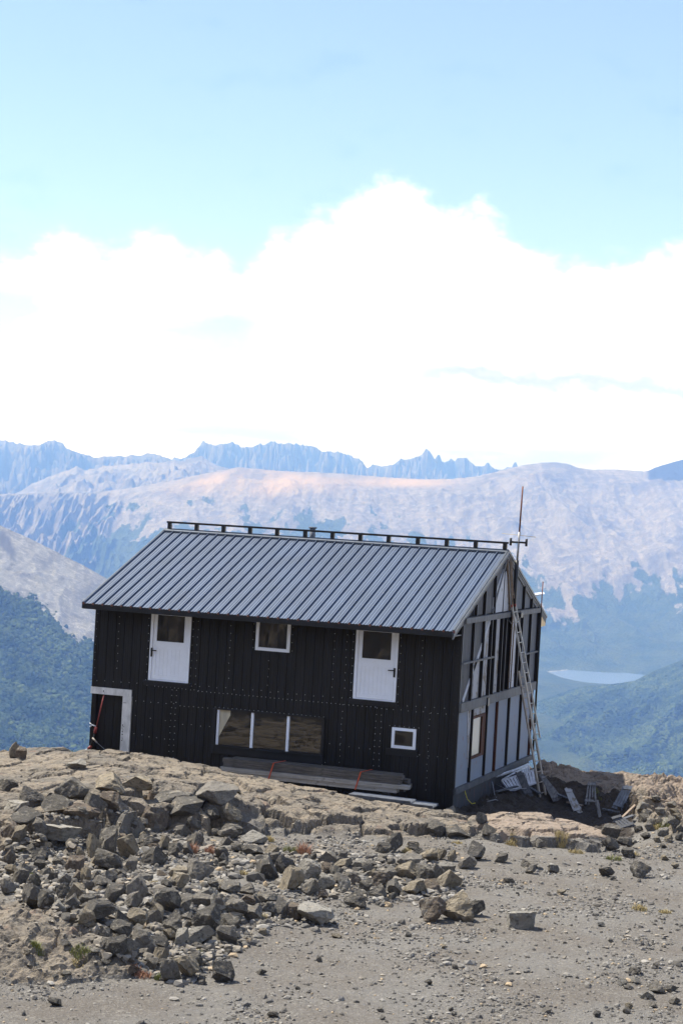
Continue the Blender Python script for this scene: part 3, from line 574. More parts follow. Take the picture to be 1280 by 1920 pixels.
def crowns(data, n, a0, a1, q0, q1, rad):
    Ag, Q, X, Y, Z, tl = data; aa = Ag[0]; pts = []
    a = rng.uniform(a0, a1, n); q = np.sqrt(rng.uniform(q0 * q0, q1 * q1, n))
    ai = np.clip(np.searchsorted(aa, a) - 1, 0, len(aa) - 2)
    qcol = Q[:, 0]; ok = q < qcol.max()
    qi = np.clip(np.searchsorted(Q[:300, 0] if False else np.maximum.accumulate(qcol), q) - 1, 0, len(qcol) - 2)
    fu = (a - aa[ai]) / (aa[ai + 1] - aa[ai]); fv = (q - qcol[qi]) / (qcol[qi + 1] - qcol[qi] + 1e-9)
    def lerp(G): return (G[qi, ai] * (1 - fu) + G[qi, ai + 1] * fu) * (1 - fv) + (G[qi + 1, ai] * (1 - fu) + G[qi + 1, ai + 1] * fu) * fv
    x, y, z, t = lerp(X), lerp(Y), lerp(Z), lerp(tl)
    keep = (t + rng.normal(0, .5, n) > .3) & (fbm(x / 60, y / 60, 5, 4) > -.42)
    return np.stack([x, y, z], -1)[keep], rad * rng.uniform(.45, 1.3, n)[keep]
cp1, cr1 = crowns(near_d, 26000, -.215, -.10, 3700, 5500, 5.6)
cp2, cr2 = crowns(hill_d, 66000, .085, .215, 4600, 7950, 6.2)
CPt = np.concatenate([cp1, cp2]); CRd = np.concatenate([cr1, cr2]); nC = len(CPt)
Vb = np.repeat(IV[None], nC, 0) * (1 + rng.uniform(-.28, .28, (nC, 12, 1))) * CRd[:, None, None] * np.array([1, 1, .95]) + CPt[:, None, :] + np.array([0, 0, 2.0])
Tb = IT[None] + (np.arange(nC) * 12)[:, None, None]
mf = Mat('forest_leaves'); mf.co = mf.geo.outputs['Position']
fcol = mf.mix(mf.ramp(mf.noise(.006, 6, .6), .35, .65), FA, (.095, .125, .036)); fcol = mf.mix(mf.attr('tint'), fcol, (.022, .042, .014))
MT['forest'] = mf.done(fcol, .95, None, 0, .1)
fo = tri_obj('forest', Vb.reshape(-1, 3), Tb.reshape(-1, 3), MT['forest'], {'tint': np.repeat(rng.random(nC), 12)}); tag(fo, 'dense green beech forest covering the lower slopes above the lake', 'forest', None, 'stuff')
# ------------------------------------------------------------------ the hut
HW, HD, OV = 10.34, 8.60, 0.92; ZE, ZR = 4.60, 6.60; SL = (ZR - ZE) / (HD / 2 + OV)
hut = empty('mountain_hut', (-HW / 2, HD / 2, 0), 'two storey black metal clad mountain hut with a grey ribbed steel roof', 'hut')
def roof_z(y): return ZR - abs(y - HD / 2) * SL
# cladding sheets with ribs
def rib(x):
    p = (x + 20) % .25
    if p < .035: return .013 * min(1, min(p, .035 - p) / .006)
    q = (p - .035) % .0716
    return .004 if q > .05 else 0.0
def breaks(x0, x1):
    xs_ = {x0, x1}; k = math.floor((x0 + 20) / .25)
    while k * .25 - 20 < x1:
        b = k * .25 - 20
        for o in (0, .006, .029, .035, .085, .0851, .1066, .1067, .1566, .1567, .1782, .1783, .2282, .2283, .2499):
            if x0 < b + o < x1: xs_.add(b + o)
        k += 1
    return sorted(xs_)
cl = MB()
def clad(x0, x1, z0, z1, y=0.0, ztop=None):
    bx = breaks(x0, x1)
    vs = []; fs = []
    for x in bx: vs += [(x, y - rib(x), z0), (x, y - rib(x), z1)]
    for i in range(len(bx) - 1): fs.append((2 * i, 2 * i + 2, 2 * i + 3, 2 * i + 1))
    cl.add(vs, fs, 0)
ZT = 4.93
holes = [(-10.34, -9.12, -.3, 2.12), (-8.68, -7.50, 2.60, ZT), (-2.84, -1.67, 2.60, ZT), (-5.64, -4.66, 3.645, 4.54), (-6.62, -3.64, 1.04, 1.985), (-1.72, -1.06, 1.405, 1.95)]
xsb = sorted({-HW, 0.0} | {h[0] for h in holes} | {h[1] for h in holes})
xsb = [x for x in xsb if -HW <= x <= 0]
zsb = sorted({-.3, ZT} | {h[2] for h in holes} | {h[3] for h in holes})
for i in range(len(xsb) - 1):
    for j in range(len(zsb) - 1):
        mx_, mz_ = (xsb[i] + xsb[i + 1]) / 2, (zsb[j] + zsb[j + 1]) / 2
        if any(h[0] < mx_ < h[1] and h[2] < mz_ < h[3] for h in holes): continue
        clad(xsb[i], xsb[i + 1], zsb[j], zsb[j + 1])
# reveals, corner flashing and screw heads belong to the sheet
for h in holes[1:]:
    for a, b in (((h[0] - .012, .0, h[2]), (h[0], .14, h[3])), ((h[1], .0, h[2]), (h[1] + .012, .14, h[3])), ((h[0], .0, h[3]), (h[1], .14, h[3] + .012)), ((h[0], .0, h[2] - .012), (h[1], .14, h[2]))): cl.box(a, b, 0)
cl.box((-.10, -.034, -.3), (.012, -.024, ZT), 0); cl.box((.004, -.03, -.3), (.014, .06, ZT), 0)
cl.box((-HW - .012, -.03, 2.28), (-HW + .07, -.024, ZT), 0)
def screw(x, z, y=-.028, r=.0115):
    n = 6; vs = [(x + r * math.cos(t), y, z + r * math.sin(t)) for t in [k * 2 * math.pi / n for k in range(n)]] + [(x, y - .008, z)]
    cl.add(vs, [(k, (k + 1) % n, n) for k in range(n)], 1, True)
def srow(x0, z0, x1, z1, step, jit=.012):
    n = max(1, int(math.hypot(x1 - x0, z1 - z0) / step))
    for k in range(n + 1):
        t = k / n; screw(x0 + (x1 - x0) * t + random.uniform(-jit, jit), z0 + (z1 - z0) * t + random.uniform(-jit, jit))
for x in (-9.62, -6.35, -3.42, -3.08, -1.02): srow(x, 2.85, x, 4.65, .2)
for x in (-5.22,): srow(x, 2.75, x, 3.4, .2)
for x in (-8.74, -7.44, -2.9, -1.61): srow(x, 2.6, x, 4.7, .2)
srow(-7.3, 2.6, -7.3, 4.7, .2); srow(-5.7, 3.7, -5.7, 4.55, .17); srow(-4.6, 3.7, -4.6, 4.55, .17)
srow(-.06, .1, -.06, 4.7, .19); srow(-10.29, 2.6, -10.29, 4.7, .2)
for x in (-7.95, -7.82, -3.1, -2.02, -2.16, -.72): srow(x, .4, x, 2.4, .16)
srow(-6.68, .95, -6.68, 1.98, .15); srow(-3.58, .8, -3.58, 1.95, .15)
srow(-6.68, 2.04, -3.6, 2.04, .12, .004); srow(-6.7, .86, -3.5, .86, .16, .006); srow(-10.2, 2.46, -8.75, 2.5, .22); srow(-8.7, 2.46, -7.2, 2.44, .11)
srow(-7.2, 2.42, -2.2, 2.42, .12, .006); srow(-7.4, 2.55, -2.9, 2.6, .25, .02); srow(-1.9, 2.4, -.1, 2.42, .2); srow(-1.6, 2.52, -.1, 2.56, .25)
srow(-9.0, 2.0, -7.9, 2.02, .2); srow(-9.0, 1.6, -8.1, 1.55, .35); srow(-7.6, 1.5, -6.8, 1.5, .25); srow(-9.0, 1.1, -8.1, 1.05, .2)
srow(-1.78, 1.98, -1.0, 1.99, .13, .005); srow(-1.8, 1.26, -1.0, 1.26, .12, .01); srow(-3.4, 1.35, -2.3, 1.32, .24); srow(-.95, 1.3, -.2, 1.28, .24); srow(-7.7, 1.98, -6.9, 2.0, .12)
cl.build('cladding', [MT['black_steel'], MT['screw']], hut)
# shell behind the sheet, rear and left walls
sh = MB(); sh.box((-HW + .02, .16, -.3), (-.06, .22, ZT - .02))
sh.build('front_wall', MT['tarwood'], hut)
MB().prism([(0.02, -.3), (HD, -.3), (HD, 4.9), (HD / 2, roof_z(HD / 2) - .06), (0.02, 4.9)], 'x', -HW, -HW + .1).build('left_wall', MT['black_steel'], hut)
MB().box((-HW + .1, HD - .12, -.3), (-.1, HD, 4.9)).build('rear_wall', MT['black_steel'], hut)
# trims over and under openings
tr = MB(); tr.box((-6.72, -.075, .985), (-3.58, .0, 1.03)); tr.box((-6.72, -.05, .80), (-3.55, -.026, .985)); tr.box((-6.74, -.06, .86), (-6.64, -.02, 2.0)); tr.box((-3.64, -.045, .9), (-3.56, -.02, 2.0)); tr.box((-6.7, -.05, 1.98), (-3.6, -.022, 2.03)); tr.build('window_flashing', MT['black_trim'], hut); tr = MB()
tr.box((-1.85, -.07, 1.345), (-1.0, -.0, 1.395)); tr.box((-1.85, -.04, 1.22), (-1.0, -.026, 1.34)); tr.build('window_flashing', MT['black_trim'], hut)
for x0, x1 in ((-8.8, -7.44), (-2.95, -1.6)): tr = MB(); tr.box((x0, -.08, 2.535), (x1, .0, 2.59)); tr.box((x0, -.045, 2.46), (x1, -.026, 2.53)); tr.build('door_flashing', MT['black_trim'], hut)
# half-glazed upper doors
def door(x0, x1, z0, z1, hx, hdir):
    d = MB(); y0, y1 = -.035, .05; fw = .075
    d.box((x0, y0, z0), (x0 + fw, y1, z1)); d.box((x1 - fw, y0, z0), (x1, y1, z1)); d.box((x0 + fw, y0, z1 - .05), (x1 - fw, y1, z1)); d.box((x0 + fw, y0 + .002, z0), (x1 - fw, y1, z0 + .035))
    o = d.build('door', MT['white'], hut)
    a, b = x0 + fw + .008, x1 - fw - .008; zg = z1 - .98; l = MB(); yl = -.02
    l.box((a, yl, z0 + .04), (a + .10, .04, z1 - .06)); l.box((b - .10, yl, z0 + .04), (b, .04, z1 - .06))
    l.box((a + .10, yl, z1 - .17), (b - .10, .04, z1 - .06)); l.box((a + .10, yl, zg - .11), (b - .10, .04, zg + .09)); l.box((a + .10, yl, z0 + .04), (b - .10, .04, z0 + .15))
    n = 7; ww_ = (b - a - .2) / n
    for k in range(n): l.box((a + .10 + k * ww_ + .0012, -.010, z0 + .15), (a + .10 + (k + 1) * ww_ - .0012, .03, zg - .11))
    # bead round the pane
    for q_ in ((a + .085, zg + .075, b - .085, zg + .095), (a + .085, z1 - .175, b - .085, z1 - .155)): l.box((q_[0], yl - .012, q_[1]), (q_[2], yl + .01, q_[3]))
    for xx in (a + .085, b - .105): l.box((xx, yl - .012, zg + .095), (xx + .02, yl + .01, z1 - .175))
    l.build('door_leaf', MT['white'], o)
    MB().box((a + .095, .0, zg + .085), (b - .095, .012, z1 - .165)).build('pane', MT['glass'], o)
    h = MB(); zh = zg - .22; h.box((hx - .025, -.05, zh - .12), (hx + .025, -.036, zh + .12)); h.tube([(hx, -.04, zh + .06), (hx, -.095, zh + .06), (hx + hdir * .03, -.1, zh + .06), (hx + hdir * .16, -.1, zh + .055)], .015, 8)
    h.build('handle', MT['black'], o)
    return o
door(-8.68, -7.505, 2.60, 4.56, -8.615, 1); door(-2.835, -1.672, 2.595, 4.56, -1.735, -1)
def window(x0, x1, z0, z1, fw=.085, y=-.03):
    w_ = MB(); w_.box((x0, y, z0), (x0 + fw, .05, z1)); w_.box((x1 - fw, y, z0), (x1, .05, z1)); w_.box((x0 + fw, y, z1 - fw), (x1 - fw, .05, z1)); w_.box((x0 + fw, y, z0), (x1 - fw, .05, z0 + fw))
    k = fw - .03; w_.box((x0 + k, y - .012, z0 + k), (x0 + fw, y, z1 - k)); w_.box((x1 - fw, y - .012, z0 + k), (x1 - k, y, z1 - k)); w_.box((x0 + fw, y - .012, z1 - fw), (x1 - fw, y, z1 - k)); w_.box((x0 + fw, y - .012, z0 + k), (x1 - fw, y, z0 + fw))
    o = w_.build('window', MT['white'], hut); MB().box((x0 + fw, 0, z0 + fw), (x1 - fw, .012, z1 - fw)).build('pane', MT['glass'], o); return o
window(-5.635, -4.663, 3.65, 4.535); window(-1.717, -1.063, 1.41, 1.945, .075)
wb = MB(); 
for x in (-5.605, -4.59): wb.box((x - .035, -.02, 1.04), (x + .035, .05, 1.985))
wb.box((-6.62, -.01, 1.04), (-6.56, .05, 1.985)); wb.box((-3.66, .02, 1.04), (-3.64, .05, 1.985))
wb.box((-6.56, .045, 1.04), (-3.66, .055, 1.055)); wb.box((-6.56, .045, 1.97), (-3.66, .055, 1.985)); bw = wb.build('window', MT['white'], hut); bw['label'] = 'long low three pane window with white mullions'
for a, b in ((-6.56, -5.64), (-5.57, -4.625), (-4.555, -3.66)): MB().box((a, .03, 1.04), (b, .042, 1.985)).build('pane', MT['glass'], bw)
cu = MB(); n = 14; vs = []; 
for k in range(n + 1):
    x = -6.555 + k * .30 / n; vs += [(x, .024 - .006 * (k % 2), 1.24 + (k / n) * .6), (x, .024 - .006 * (k % 2), 1.98)]
cu.add(vs, [(2 * k, 2 * k + 2, 2 * k + 3, 2 * k + 1) for k in range(n)]); cu.build('curtain', MT['curtain'], bw)
# porch recess with white lintel and post
po = MB(); po.box((-HW - .02, -.045, 2.10), (-9.14, .02, 2.285)); po.box((-9.39, -.05, -.1), (-9.13, .02, 2.10))
pf = po.build('porch_frame', MT['whitepaint'], hut)
mk = MB()
zz = 1.33
for k, (hh_, ww_) in enumerate(((.03, .03), (.012, .05), (.028, .02), (.012, .04), (.03, .035), (.012, .03), (.026, .04), (.02, .02), (.01, .04), (.026, .03), (.02, .035))):
    mk.box((-9.36 + .01 * (k % 2), -.053, zz - hh_), (-9.36 + .01 * (k % 2) + ww_, -.05, zz)); zz -= hh_ + .022
mk.box((-9.98, -.048, 2.16), (-9.96, -.045, 2.21)); mk.box((-9.94, -.048, 2.13), (-9.93, -.045, 2.15)); mk.box((-9.36, -.053, 1.92), (-9.27, -.05, 1.93))
mk.build('stencil_marks', MT['black'], pf)
cl = MB(); clad(-10.2, -9.39, -.2, 2.10, .13)
rp = cl.build('recess_panel', [MT['black_steel'], MT['screw']], hut)
MB().box((-10.33, -.02, -.2), (-10.2, .12, 2.10)).build('corner_post', MT['tarwood'], hut)
# roof: ribbed sheets on both slopes
def roof_sheet(sgn):
    m = MB(); y_e = -OV if sgn < 0 else HD + OV; y_r = HD / 2
    nx = 37; pitch = 10.33 / nx; prof = []
    nrm_ = Vector((0, sgn * SL, 1)).normalized()
    for k in range(nx):
        x = -10.30 + k * pitch
        for o, h_ in ((0, 0), (.014, .048), (.030, .048), (.040, 0), (.105, 0), (.112, .010), (.135, .010), (.142, 0), (.19, 0), (.197, .010), (.22, .010), (.227, 0)): prof.append((x + o, h_))
    prof.append((-10.30 + nx * pitch, 0)); prof.append((-10.30 + nx * pitch, .05))
    vs = []
    for x, h_ in prof:
        a = Vector((x, y_e, ZE)) + nrm_ * h_; b = Vector((x, y_r, ZR)) + nrm_ * h_; c_ = a - nrm_ * (h_ + .012); d_ = b - nrm_ * (h_ + .012)
        vs += [a, b, c_, d_]
    fs = []
    for i in range(len(prof) - 1):
        j = 4 * i; fs += [(j, j + 4, j + 5, j + 1), (j + 2, j + 3, j + 7, j + 6), (j, j + 2, j + 6, j + 4)]
    m.add(vs, fs, 0)
    # fixings
    for k in range(nx):
        for t in (.04, .2, .36, .52, .68, .84, .97):
            if random.random() < .55: continue
            x = -10.30 + k * pitch + .02; y = y_e + (y_r - y_e) * t; z = ZE + (ZR - ZE) * t
            c0 = Vector((x, y, z)) + nrm_ * .047; r = .009
            m.add([c0 + Vector((r * math.cos(q), r * math.sin(q), 0)) for q in [k_ * math.pi / 3 for k_ in range(6)]] + [c0 + nrm_ * .008], [(k_, (k_ + 1) % 6, 6) for k_ in range(6)], 1, True)
    return m
rf = roof_sheet(-1).build('roof', [MT['roof'], MT['screw']], hut)
roof_sheet(1).build('roof', [MT['roof'], MT['screw']], hut)
# fascia gutters, verge flashings, soffits
gt = MB(); gt.box((-10.31, -OV - .035, ZE - .125), (.0, -OV, ZE + .0)); gt.box((-10.31, -OV - .05, ZE - .14), (.02, -OV + .02, ZE - .125))
wl = MB(); wl.box((-10.31, -OV + .02, ZE - .15), (.02, -OV + .06, ZE - .127)); 
wl.prism([(-OV + .06, ZE - .14), (0.0, ZE - .14), (0.0, ZE - .12), (-OV + .06, ZE - .12)], 'x', -HW, .0)
wl.build('soffit', MT['rooftrim'], hut)
tabs = MB()
for k in range(38):
    x = -10.30 + k * 10.33 / 37; tabs.box((x - .006, -OV - .045, ZE - .03), (x + .05, -OV - .035, ZE + .025))
gt.add(tabs.v, tabs.f, 1); gt.build('eave_fascia', [MT['black_trim'], MT['rust']], hut)
def verge(x0, x1, off0, off1, mat, name, par=hut):
    v_ = MB()
    for sg, ye in ((-1, -OV - .02), (1, HD + OV + .02)):
        yr = HD / 2; ze = ZR - abs(ye - yr) * SL
        vs = [(x0, ye, ze + off0), (x1, ye, ze + off0), (x1, yr, ZR + off0), (x0, yr, ZR + off0), (x0, ye, ze + off1), (x1, ye, ze + off1), (x1, yr, ZR + off1), (x0, yr, ZR + off1)]
        v_.add(vs, [(0, 1, 2, 3), (4, 7, 6, 5), (0, 4, 5, 1), (1, 5, 6, 2), (2, 6, 7, 3), (3, 7, 4, 0)])
    return v_.build(name, mat, par)
verge(.0, .05, .05, -.10, MT['rooftrim'], 'verge_flashing'); verge(.05, .075, .03, -.045, MT['rooftrim'], 'verge_flashing'); verge(.0, .035, -.102, -.20, MT['studface'], 'barge_board')
verge(-10.335, -10.305, .05, -.13, MT['rooftrim'], 'verge_flashing')
bs = MB(); y1 = HD + OV; bs.prism([(HD + .02, roof_z(HD) - .21), (y1 - .01, roof_z(y1) - .13), (y1 - .01, roof_z(y1) - .28), (HD + .02, roof_z(y1) - .30)], 'x', -HW, .03)
bs.build('rear_soffit', MT['bare'], hut)
# ridge cap with the raised black rail
rc_ = MB(); rc_.prism([(HD / 2 - .19, ZR - .03), (HD / 2, ZR + .055), (HD / 2 + .19, ZR - .03), (HD / 2 + .19, ZR - .05), (HD / 2, ZR + .03), (HD / 2 - .19, ZR - .05)], 'x', -10.30, .04)
rc_.box((-10.30, HD / 2 - .2, ZR - .055), (.0, HD / 2 - .17, ZR - .01))
rcap = rc_.build('ridge_cap', MT['rooftrim'], hut)
rl = MB(); rl.box((-10.27, HD / 2 - .05, ZR + .205), (.03, HD / 2 + .05, ZR + .262)); rail = rl.build('ridge_rail', MT['black_trim'], hut)
for k in range(13):
    x = -10.18 + k * (10.12 / 12) + random.uniform(-.015, .015); MB().box((x - .055, HD / 2 - .045, ZR + .045), (x + .055, HD / 2 + .045, ZR + .205)).build('rail_post', MT['black_trim'], rail)
fl = MB(); fl.tube([(-5.86, HD / 2 + .35, ZR - .2), (-5.86, HD / 2 + .35, ZR + .30)], .085, 14); fl.tube([(-5.86, HD / 2 + .35, ZR + .30), (-5.86, HD / 2 + .35, ZR + .345)], .12, 14)
fl.build('flue', MT['galv'], hut)
# gable: boards, studs and beams; y runs back along the wall
gb = MB(); gb.prism([(.02, .30), (HD - .02, .30), (HD - .02, 4.85), (HD / 2, roof_z(HD / 2) - .1), (.02, 4.85)], 'x', -.09, -.03)
gw = gb.build('gable_wall', MT['tarwood'], hut)
B1, B2, B3 = 4.83, 2.585, .42
def gz(y): return roof_z(y) - .16
def gpanel(y0, y1, z0, z1, mat, name='wall_board', top=None, x=-.025, th=.025):
    m = MB(); t0 = z1 if top is None else top(y0); t1 = z1 if top is None else top(y1)
    if top is not None and y0 < HD / 2 < y1: poly = [(y0, z0), (y1, z0), (y1, t1), (HD / 2, top(HD / 2)), (y0, t0)]
    else: poly = [(y0, z0), (y1, z0), (y1, t1), (y0, t0)]
    m.prism(poly, 'x', x, x + th); return m.build(name, mat, gw)
# upper storey infill
up = [(.07, 1.0, 'greywood'), (1.06, 2.05, 'greywood'), (2.12, 2.80, 'tanboard'), (2.98, 3.22, 'tanboard'), (3.42, 3.98, 'tanboard'), (4.16, 4.42, 'peelwhite'), (4.52, 4.8, 'tanboard'), (5.30, 5.98, 'peelwhite'), (6.1, 6.4, 'greywood'), (6.52, 7.45, 'panelgrey'), (7.6, 8.5, 'panelgrey')]
for a, b, mt in up: gpanel(a, b, B2 + .13, B1 - .08, MT[mt])
gpanel(2.1, 2.14, 2.7, 4.2, MT['whitemetal'], 'broken_strip', None, .003, .012); gpanel(1.35, 1.9, 2.72, 3.75, MT['tanboard'], 'wall_board', None, .003, .012)
# attic infill
for a, b, mt in ((1.1, 2.0, 'greywood'), (2.08, 3.05, 'greywood'), (3.12, 4.0, 'greywood'), (5.45, 6.45, 'panelgrey'), (6.55, 7.45, 'panelgrey'), (7.55, 8.3, 'panelgrey'), (4.5, 5.3, 'greywood')): gpanel(a, b, B1 + .1, 0, MT[mt], 'attic_board', gz)
wt = MB(); wt.prism([(3.0, B1 + .1), (4.06, B1 + .1), (4.10, 6.1), (3.98, 6.12), (3.05, 5.35)], 'x', .003, .02); wt.build('white_board', MT['peelwhite'], gw)
wt = MB(); wt.prism([(4.2, B1 + .1), (5.0, B1 + .1), (4.9, 5.4), (4.3, 6.05), (4.2, 6.0)], 'x', .003, .02); wt.build('white_board', MT['peelwhite'], gw)
# studs (dark sides, pale worn faces)
def stud(y, z0, z1, w_=.05, dep=.115, face='studface', side='tarwood'):
    m = MB(); m.box((-.04, y, z0), (-.04 + dep, y + w_, z1)); f_ = MB(); f_.box((-.04 + dep, y, z0), (-.04 + dep + .004, y + w_, z1), 1)
    m.add(f_.v, f_.f, 1); return m.build('stud', [MT[side], MT[face]], gw)
for y in (1.0, 2.05, 2.86, 3.28, 4.05, 4.46, 5.08, 6.02, 6.42, 7.48, 8.5): stud(y, B2 + .12, B1 - .07)
for y in (1.15, 2.02, 3.06, 5.36, 6.48, 7.48, 8.3): stud(y, B1 + .09, gz(y) - .02)
stud(4.08, B1 + .09, gz(4.08) - .02, .1, .05, 'tarwood')
stud(.015, .35, 4.7, .07, .07)
for y, sd in ((1.38, 'tarwood'), (2.92, 'tarwood'), (4.06, 'brownwood'), (5.42, 'tarwood'), (6.86, 'tarwood'), (8.25, 'brownwood')): stud(y, B3 + .1, B2 - .12, .07, .095, 'tarwood' if sd == 'tarwood' else 'brownwood', sd)
def beam(z, h_, y0, y1, mat, dep=.13, name='gable_beam', x=-.03): return MB().box((x, y0, z - h_ / 2), (x + dep, y1, z + h_ / 2)).build(name, mat, gw)
beam(B1, .14, .03, HD - .02, MT['studface']); beam(B2, .24, .03, HD - .02, MT['studface'], .12); beam(B3 + .02, .14, .0, HD, MT['greywood'], .13)
beam(3.73, .045, .03, 3.2, MT['studface'], .06, 'gable_rail', .03); beam(3.60, .04, 6.3, HD - .05, MT['studface'], .06, 'gable_rail', .03)
db = MB(); db.beam((.0, .42, 2.72), (.0, 2.9, 4.78), .14, .03, (1, 0, 0)); db.build('diagonal_brace', MT['peelwhite'], gw)
db = MB(); db.beam((.02, 2.95, 4.92), (.02, 4.2, 6.32), .07, .05, (1, 0, 0)); db.build('diagonal_brace', MT['studface'], gw)
db = MB(); db.beam((.04, 4.25, 6.35), (.04, 4.85, 4.95), .07, .05, (1, 0, 0)); db.build('diagonal_brace', MT['stick'], gw)
# lower storey boards
for a, b in ((.09, 1.34), (3.02, 4.0), (4.16, 5.38), (5.52, 6.82), (6.96, 8.2)): gpanel(a, b, B3 + .09, B2 - .12, MT['palewall'])
gpanel(1.47, 2.9, B3 + .09, 1.1, MT['palewall']); gpanel(1.47, 2.9, 2.24, B2 - .12, MT['tanboard'])
sp = MB(); sp.prism([(.95, 2.44), (1.34, 2.44), (1.34, .9), (1.2, 1.3), (1.08, 1.9)], 'x', .003, .012); sp.build('bare_patch', MT['tanboard'], gw)
gf = MB(); 
for a in ((( -.04, 1.46, 1.10), (.03, 2.86, 1.17)), ((-.04, 1.46, 2.17), (.03, 2.86, 2.24)), ((-.04, 1.46, 1.17), (.03, 1.53, 2.17)), ((-.04, 2.50, 1.17), (.03, 2.86, 2.17))): gf.box(*a)
gwin = gf.build('window', MT['brownwood'], hut); gwin['label'] = 'brown framed gable window'
MB().box((-.01, 1.53, 1.17), (.0, 2.50, 2.17)).build('pane', MT['sideglass'], gwin)
# foundation
fd = MB(); nY = 40; vs = []
for k in range(nY + 1):
    y = HD * k / nY; vs += [(-.02 + random.uniform(-.015, .015), y, -.35), (-.01 + random.uniform(-.02, .02), y, .1), (-.03, y, B3 - .05)]
fd.add(vs, [f for k in range(nY) for f in ((3 * k, 3 * k + 3, 3 * k + 4, 3 * k + 1), (3 * k + 1, 3 * k + 4, 3 * k + 5, 3 * k + 2))], 0)
fd.build('foundation', MT['pinkbase'], hut)
cb = MB(); cb.tube([(.06, .95, .45), (.07, .98, .30), (.12, 1.05, .12), (.22, 1.15, .0), (.3, 1.2, .02)], .012, 6); cb.build('yellow_tape', MT['yellow'], hut)
cb = MB(); cb.tube([(-.035, .62, .62), (-.03, .62, .85)], .014, 6); cb.tube([(-.03, .38, .56), (-.03, .9, .56)], .012, 6); cb.build('yellow_tape', MT['yellow'], hut)
# junction box and hanging wires on the gable
jb = MB(); jb.box((.09, 5.6, 4.72), (.2, 5.85, 4.86)); jb.tube([(.1, 4.3, 4.76), (.16, 4.6, 4.6), (.12, 4.9, 4.55), (.1, 5.1, 4.6)], .014, 6); jb.tube([(.1, 5.2, 4.95), (.13, 5.4, 4.7), (.13, 5.7, 4.62), (.1, 5.9, 4.9)], .012, 6)
jb.build('junction_box', MT['black'], hut)
mb_ = MB(); mb_.box((.09, 2.62, 2.44), (.13, 2.80, 2.66)); mb_.build('meter_box', MT['black'], hut)

# ------------------------------------------------------------------ things around the hut
# mast on the gable
ms = empty('radio_mast', (.18, 4.85, 4.8), 'tall rusty radio mast clamped to the gable with an H shaped black antenna', 'antenna')
MB().tube([(.16, 4.83, 4.75), (.16, 4.88, 6.35)], .055, 10).build('clamp_post', MT['black'], ms)
MB().tube([(.17, 4.86, 6.2), (.17, 4.93, 7.15)], .032, 10).build('lower_pole', MT['greypipe'], ms)
MB().tube([(.17, 4.93, 7.15), (.17, 5.02, 8.43)], .024, 8).build('upper_pole', MT['rust'], ms)
hh_ = MB(); hh_.tube([(-.02, 4.84, 6.86), (.36, 4.96, 6.86)], .028, 8); hh_.tube([(-.04, 4.84, 6.76), (-.04, 4.84, 6.97)], .035, 8); hh_.tube([(.38, 4.96, 6.76), (.38, 4.96, 6.97)], .035, 8)
hh_.build('dipole', MT['black'], ms)
hh_ = MB(); hh_.tube([(-.30, 4.8, 7.08), (.2, 4.93, 7.06), (.62, 5.05, 7.03)], .008, 6); hh_.build('thin_rod', MT['alu'], ms)
rs = empty('corner_aerial', (.12, 8.55, 1.0), 'thin dark aerial pole running up the far corner of the hut', 'antenna')
MB().tube([(.10, 8.52, .5), (.10, 8.52, 4.9)], .03, 8).build('lower_pole', MT['black'], rs)
MB().tube([(.10, 8.52, 4.9), (.10, 8.56, 5.68)], .016, 8).build('upper_pole', MT['rust'], rs)
wp = MB(); a_ = Vector((-.05, 7.9, 5.28)); wp.prism([(-.02, 0), (.30, .02), (.42, .035), (.30, .05), (-.02, .07)], 'y', -.10, .10); 
wo = wp.build('reflector', MT['whitemetal'], None); wo.parent = rs; wo.location = Vector((-.28, 8.7, 5.20)) - rs.location; wo.rotation_euler = (math.radians(14), math.radians(-14), .3)
# rope ladder of pale wood down from the ridge
wl_ = empty('narrow_wooden_ladder', (.15, 4.5, 2.9), 'narrow old wooden ladder hanging down the gable from the roof ridge', 'ladder')
MB().tube([(.12, 4.28, 6.42), (.14, 4.34, 5.9), (.16, 4.75, 4.95), (.14, 4.78, 2.75)], .022, 6).build('rail', MT['stick'], wl_)
MB().tube([(.12, 4.45, 6.32), (.14, 4.52, 5.8), (.16, 5.0, 4.95), (.14, 5.02, 2.75)], .02, 6).build('rail', MT['stick'], wl_)
for z in (6.1, 5.75, 5.4, 5.05, 4.45, 3.95, 3.45, 2.95):
    ya = np.interp(z, [2.75, 4.95, 5.9, 6.42], [4.78, 4.75, 4.34, 4.28]); yb = np.interp(z, [2.75, 4.95, 5.8, 6.32], [5.02, 5.0, 4.52, 4.45]); MB().tube([(.14, ya - .03, z), (.14, yb + .03, z)], .012, 6).build('rung', MT['stick'], wl_)
# aluminium extension ladder
def P3(px, py, dist_ref, off=0.0):      # point on the sight line at the given forward distance
    d = ray(px, py); d = d / (d[:2] @ Fh); return CAM + d * (dist_ref + off)
ld = empty('extension_ladder', tuple(atz(1018, 1494, -.1)), 'aluminium extension ladder with red caps leaning on the gable', 'ladder')
def ladder_section(t0, t1, b0, b1, nr, par, dep, mat, capm=None):
    for t, b in ((t0, b0), (t1, b1)):
        r_ = MB().beam(t, b, .042, dep, Vector(t1) - Vector(t0), 0).build('rail', mat, par)
        if capm: MB().beam(Vector(t) + (Vector(t) - Vector(b)).normalized() * .05, Vector(t) - (Vector(t) - Vector(b)).normalized() * .03, .04, dep + .02, Vector(t1) - Vector(t0)).build('cap', capm, r_)
    for k in range(nr):
        s_ = (k + .6) / nr; a = Vector(t0) * (1 - s_) + Vector(b0) * s_; b = Vector(t1) * (1 - s_) + Vector(b1) * s_
        MB().tube([a, b], .014, 6).build('rung', mat, par)
qf = aq(atz(1018, 1494, -.1))[1]
def onx(px, py, x): return Vector(atx(px, py, x))
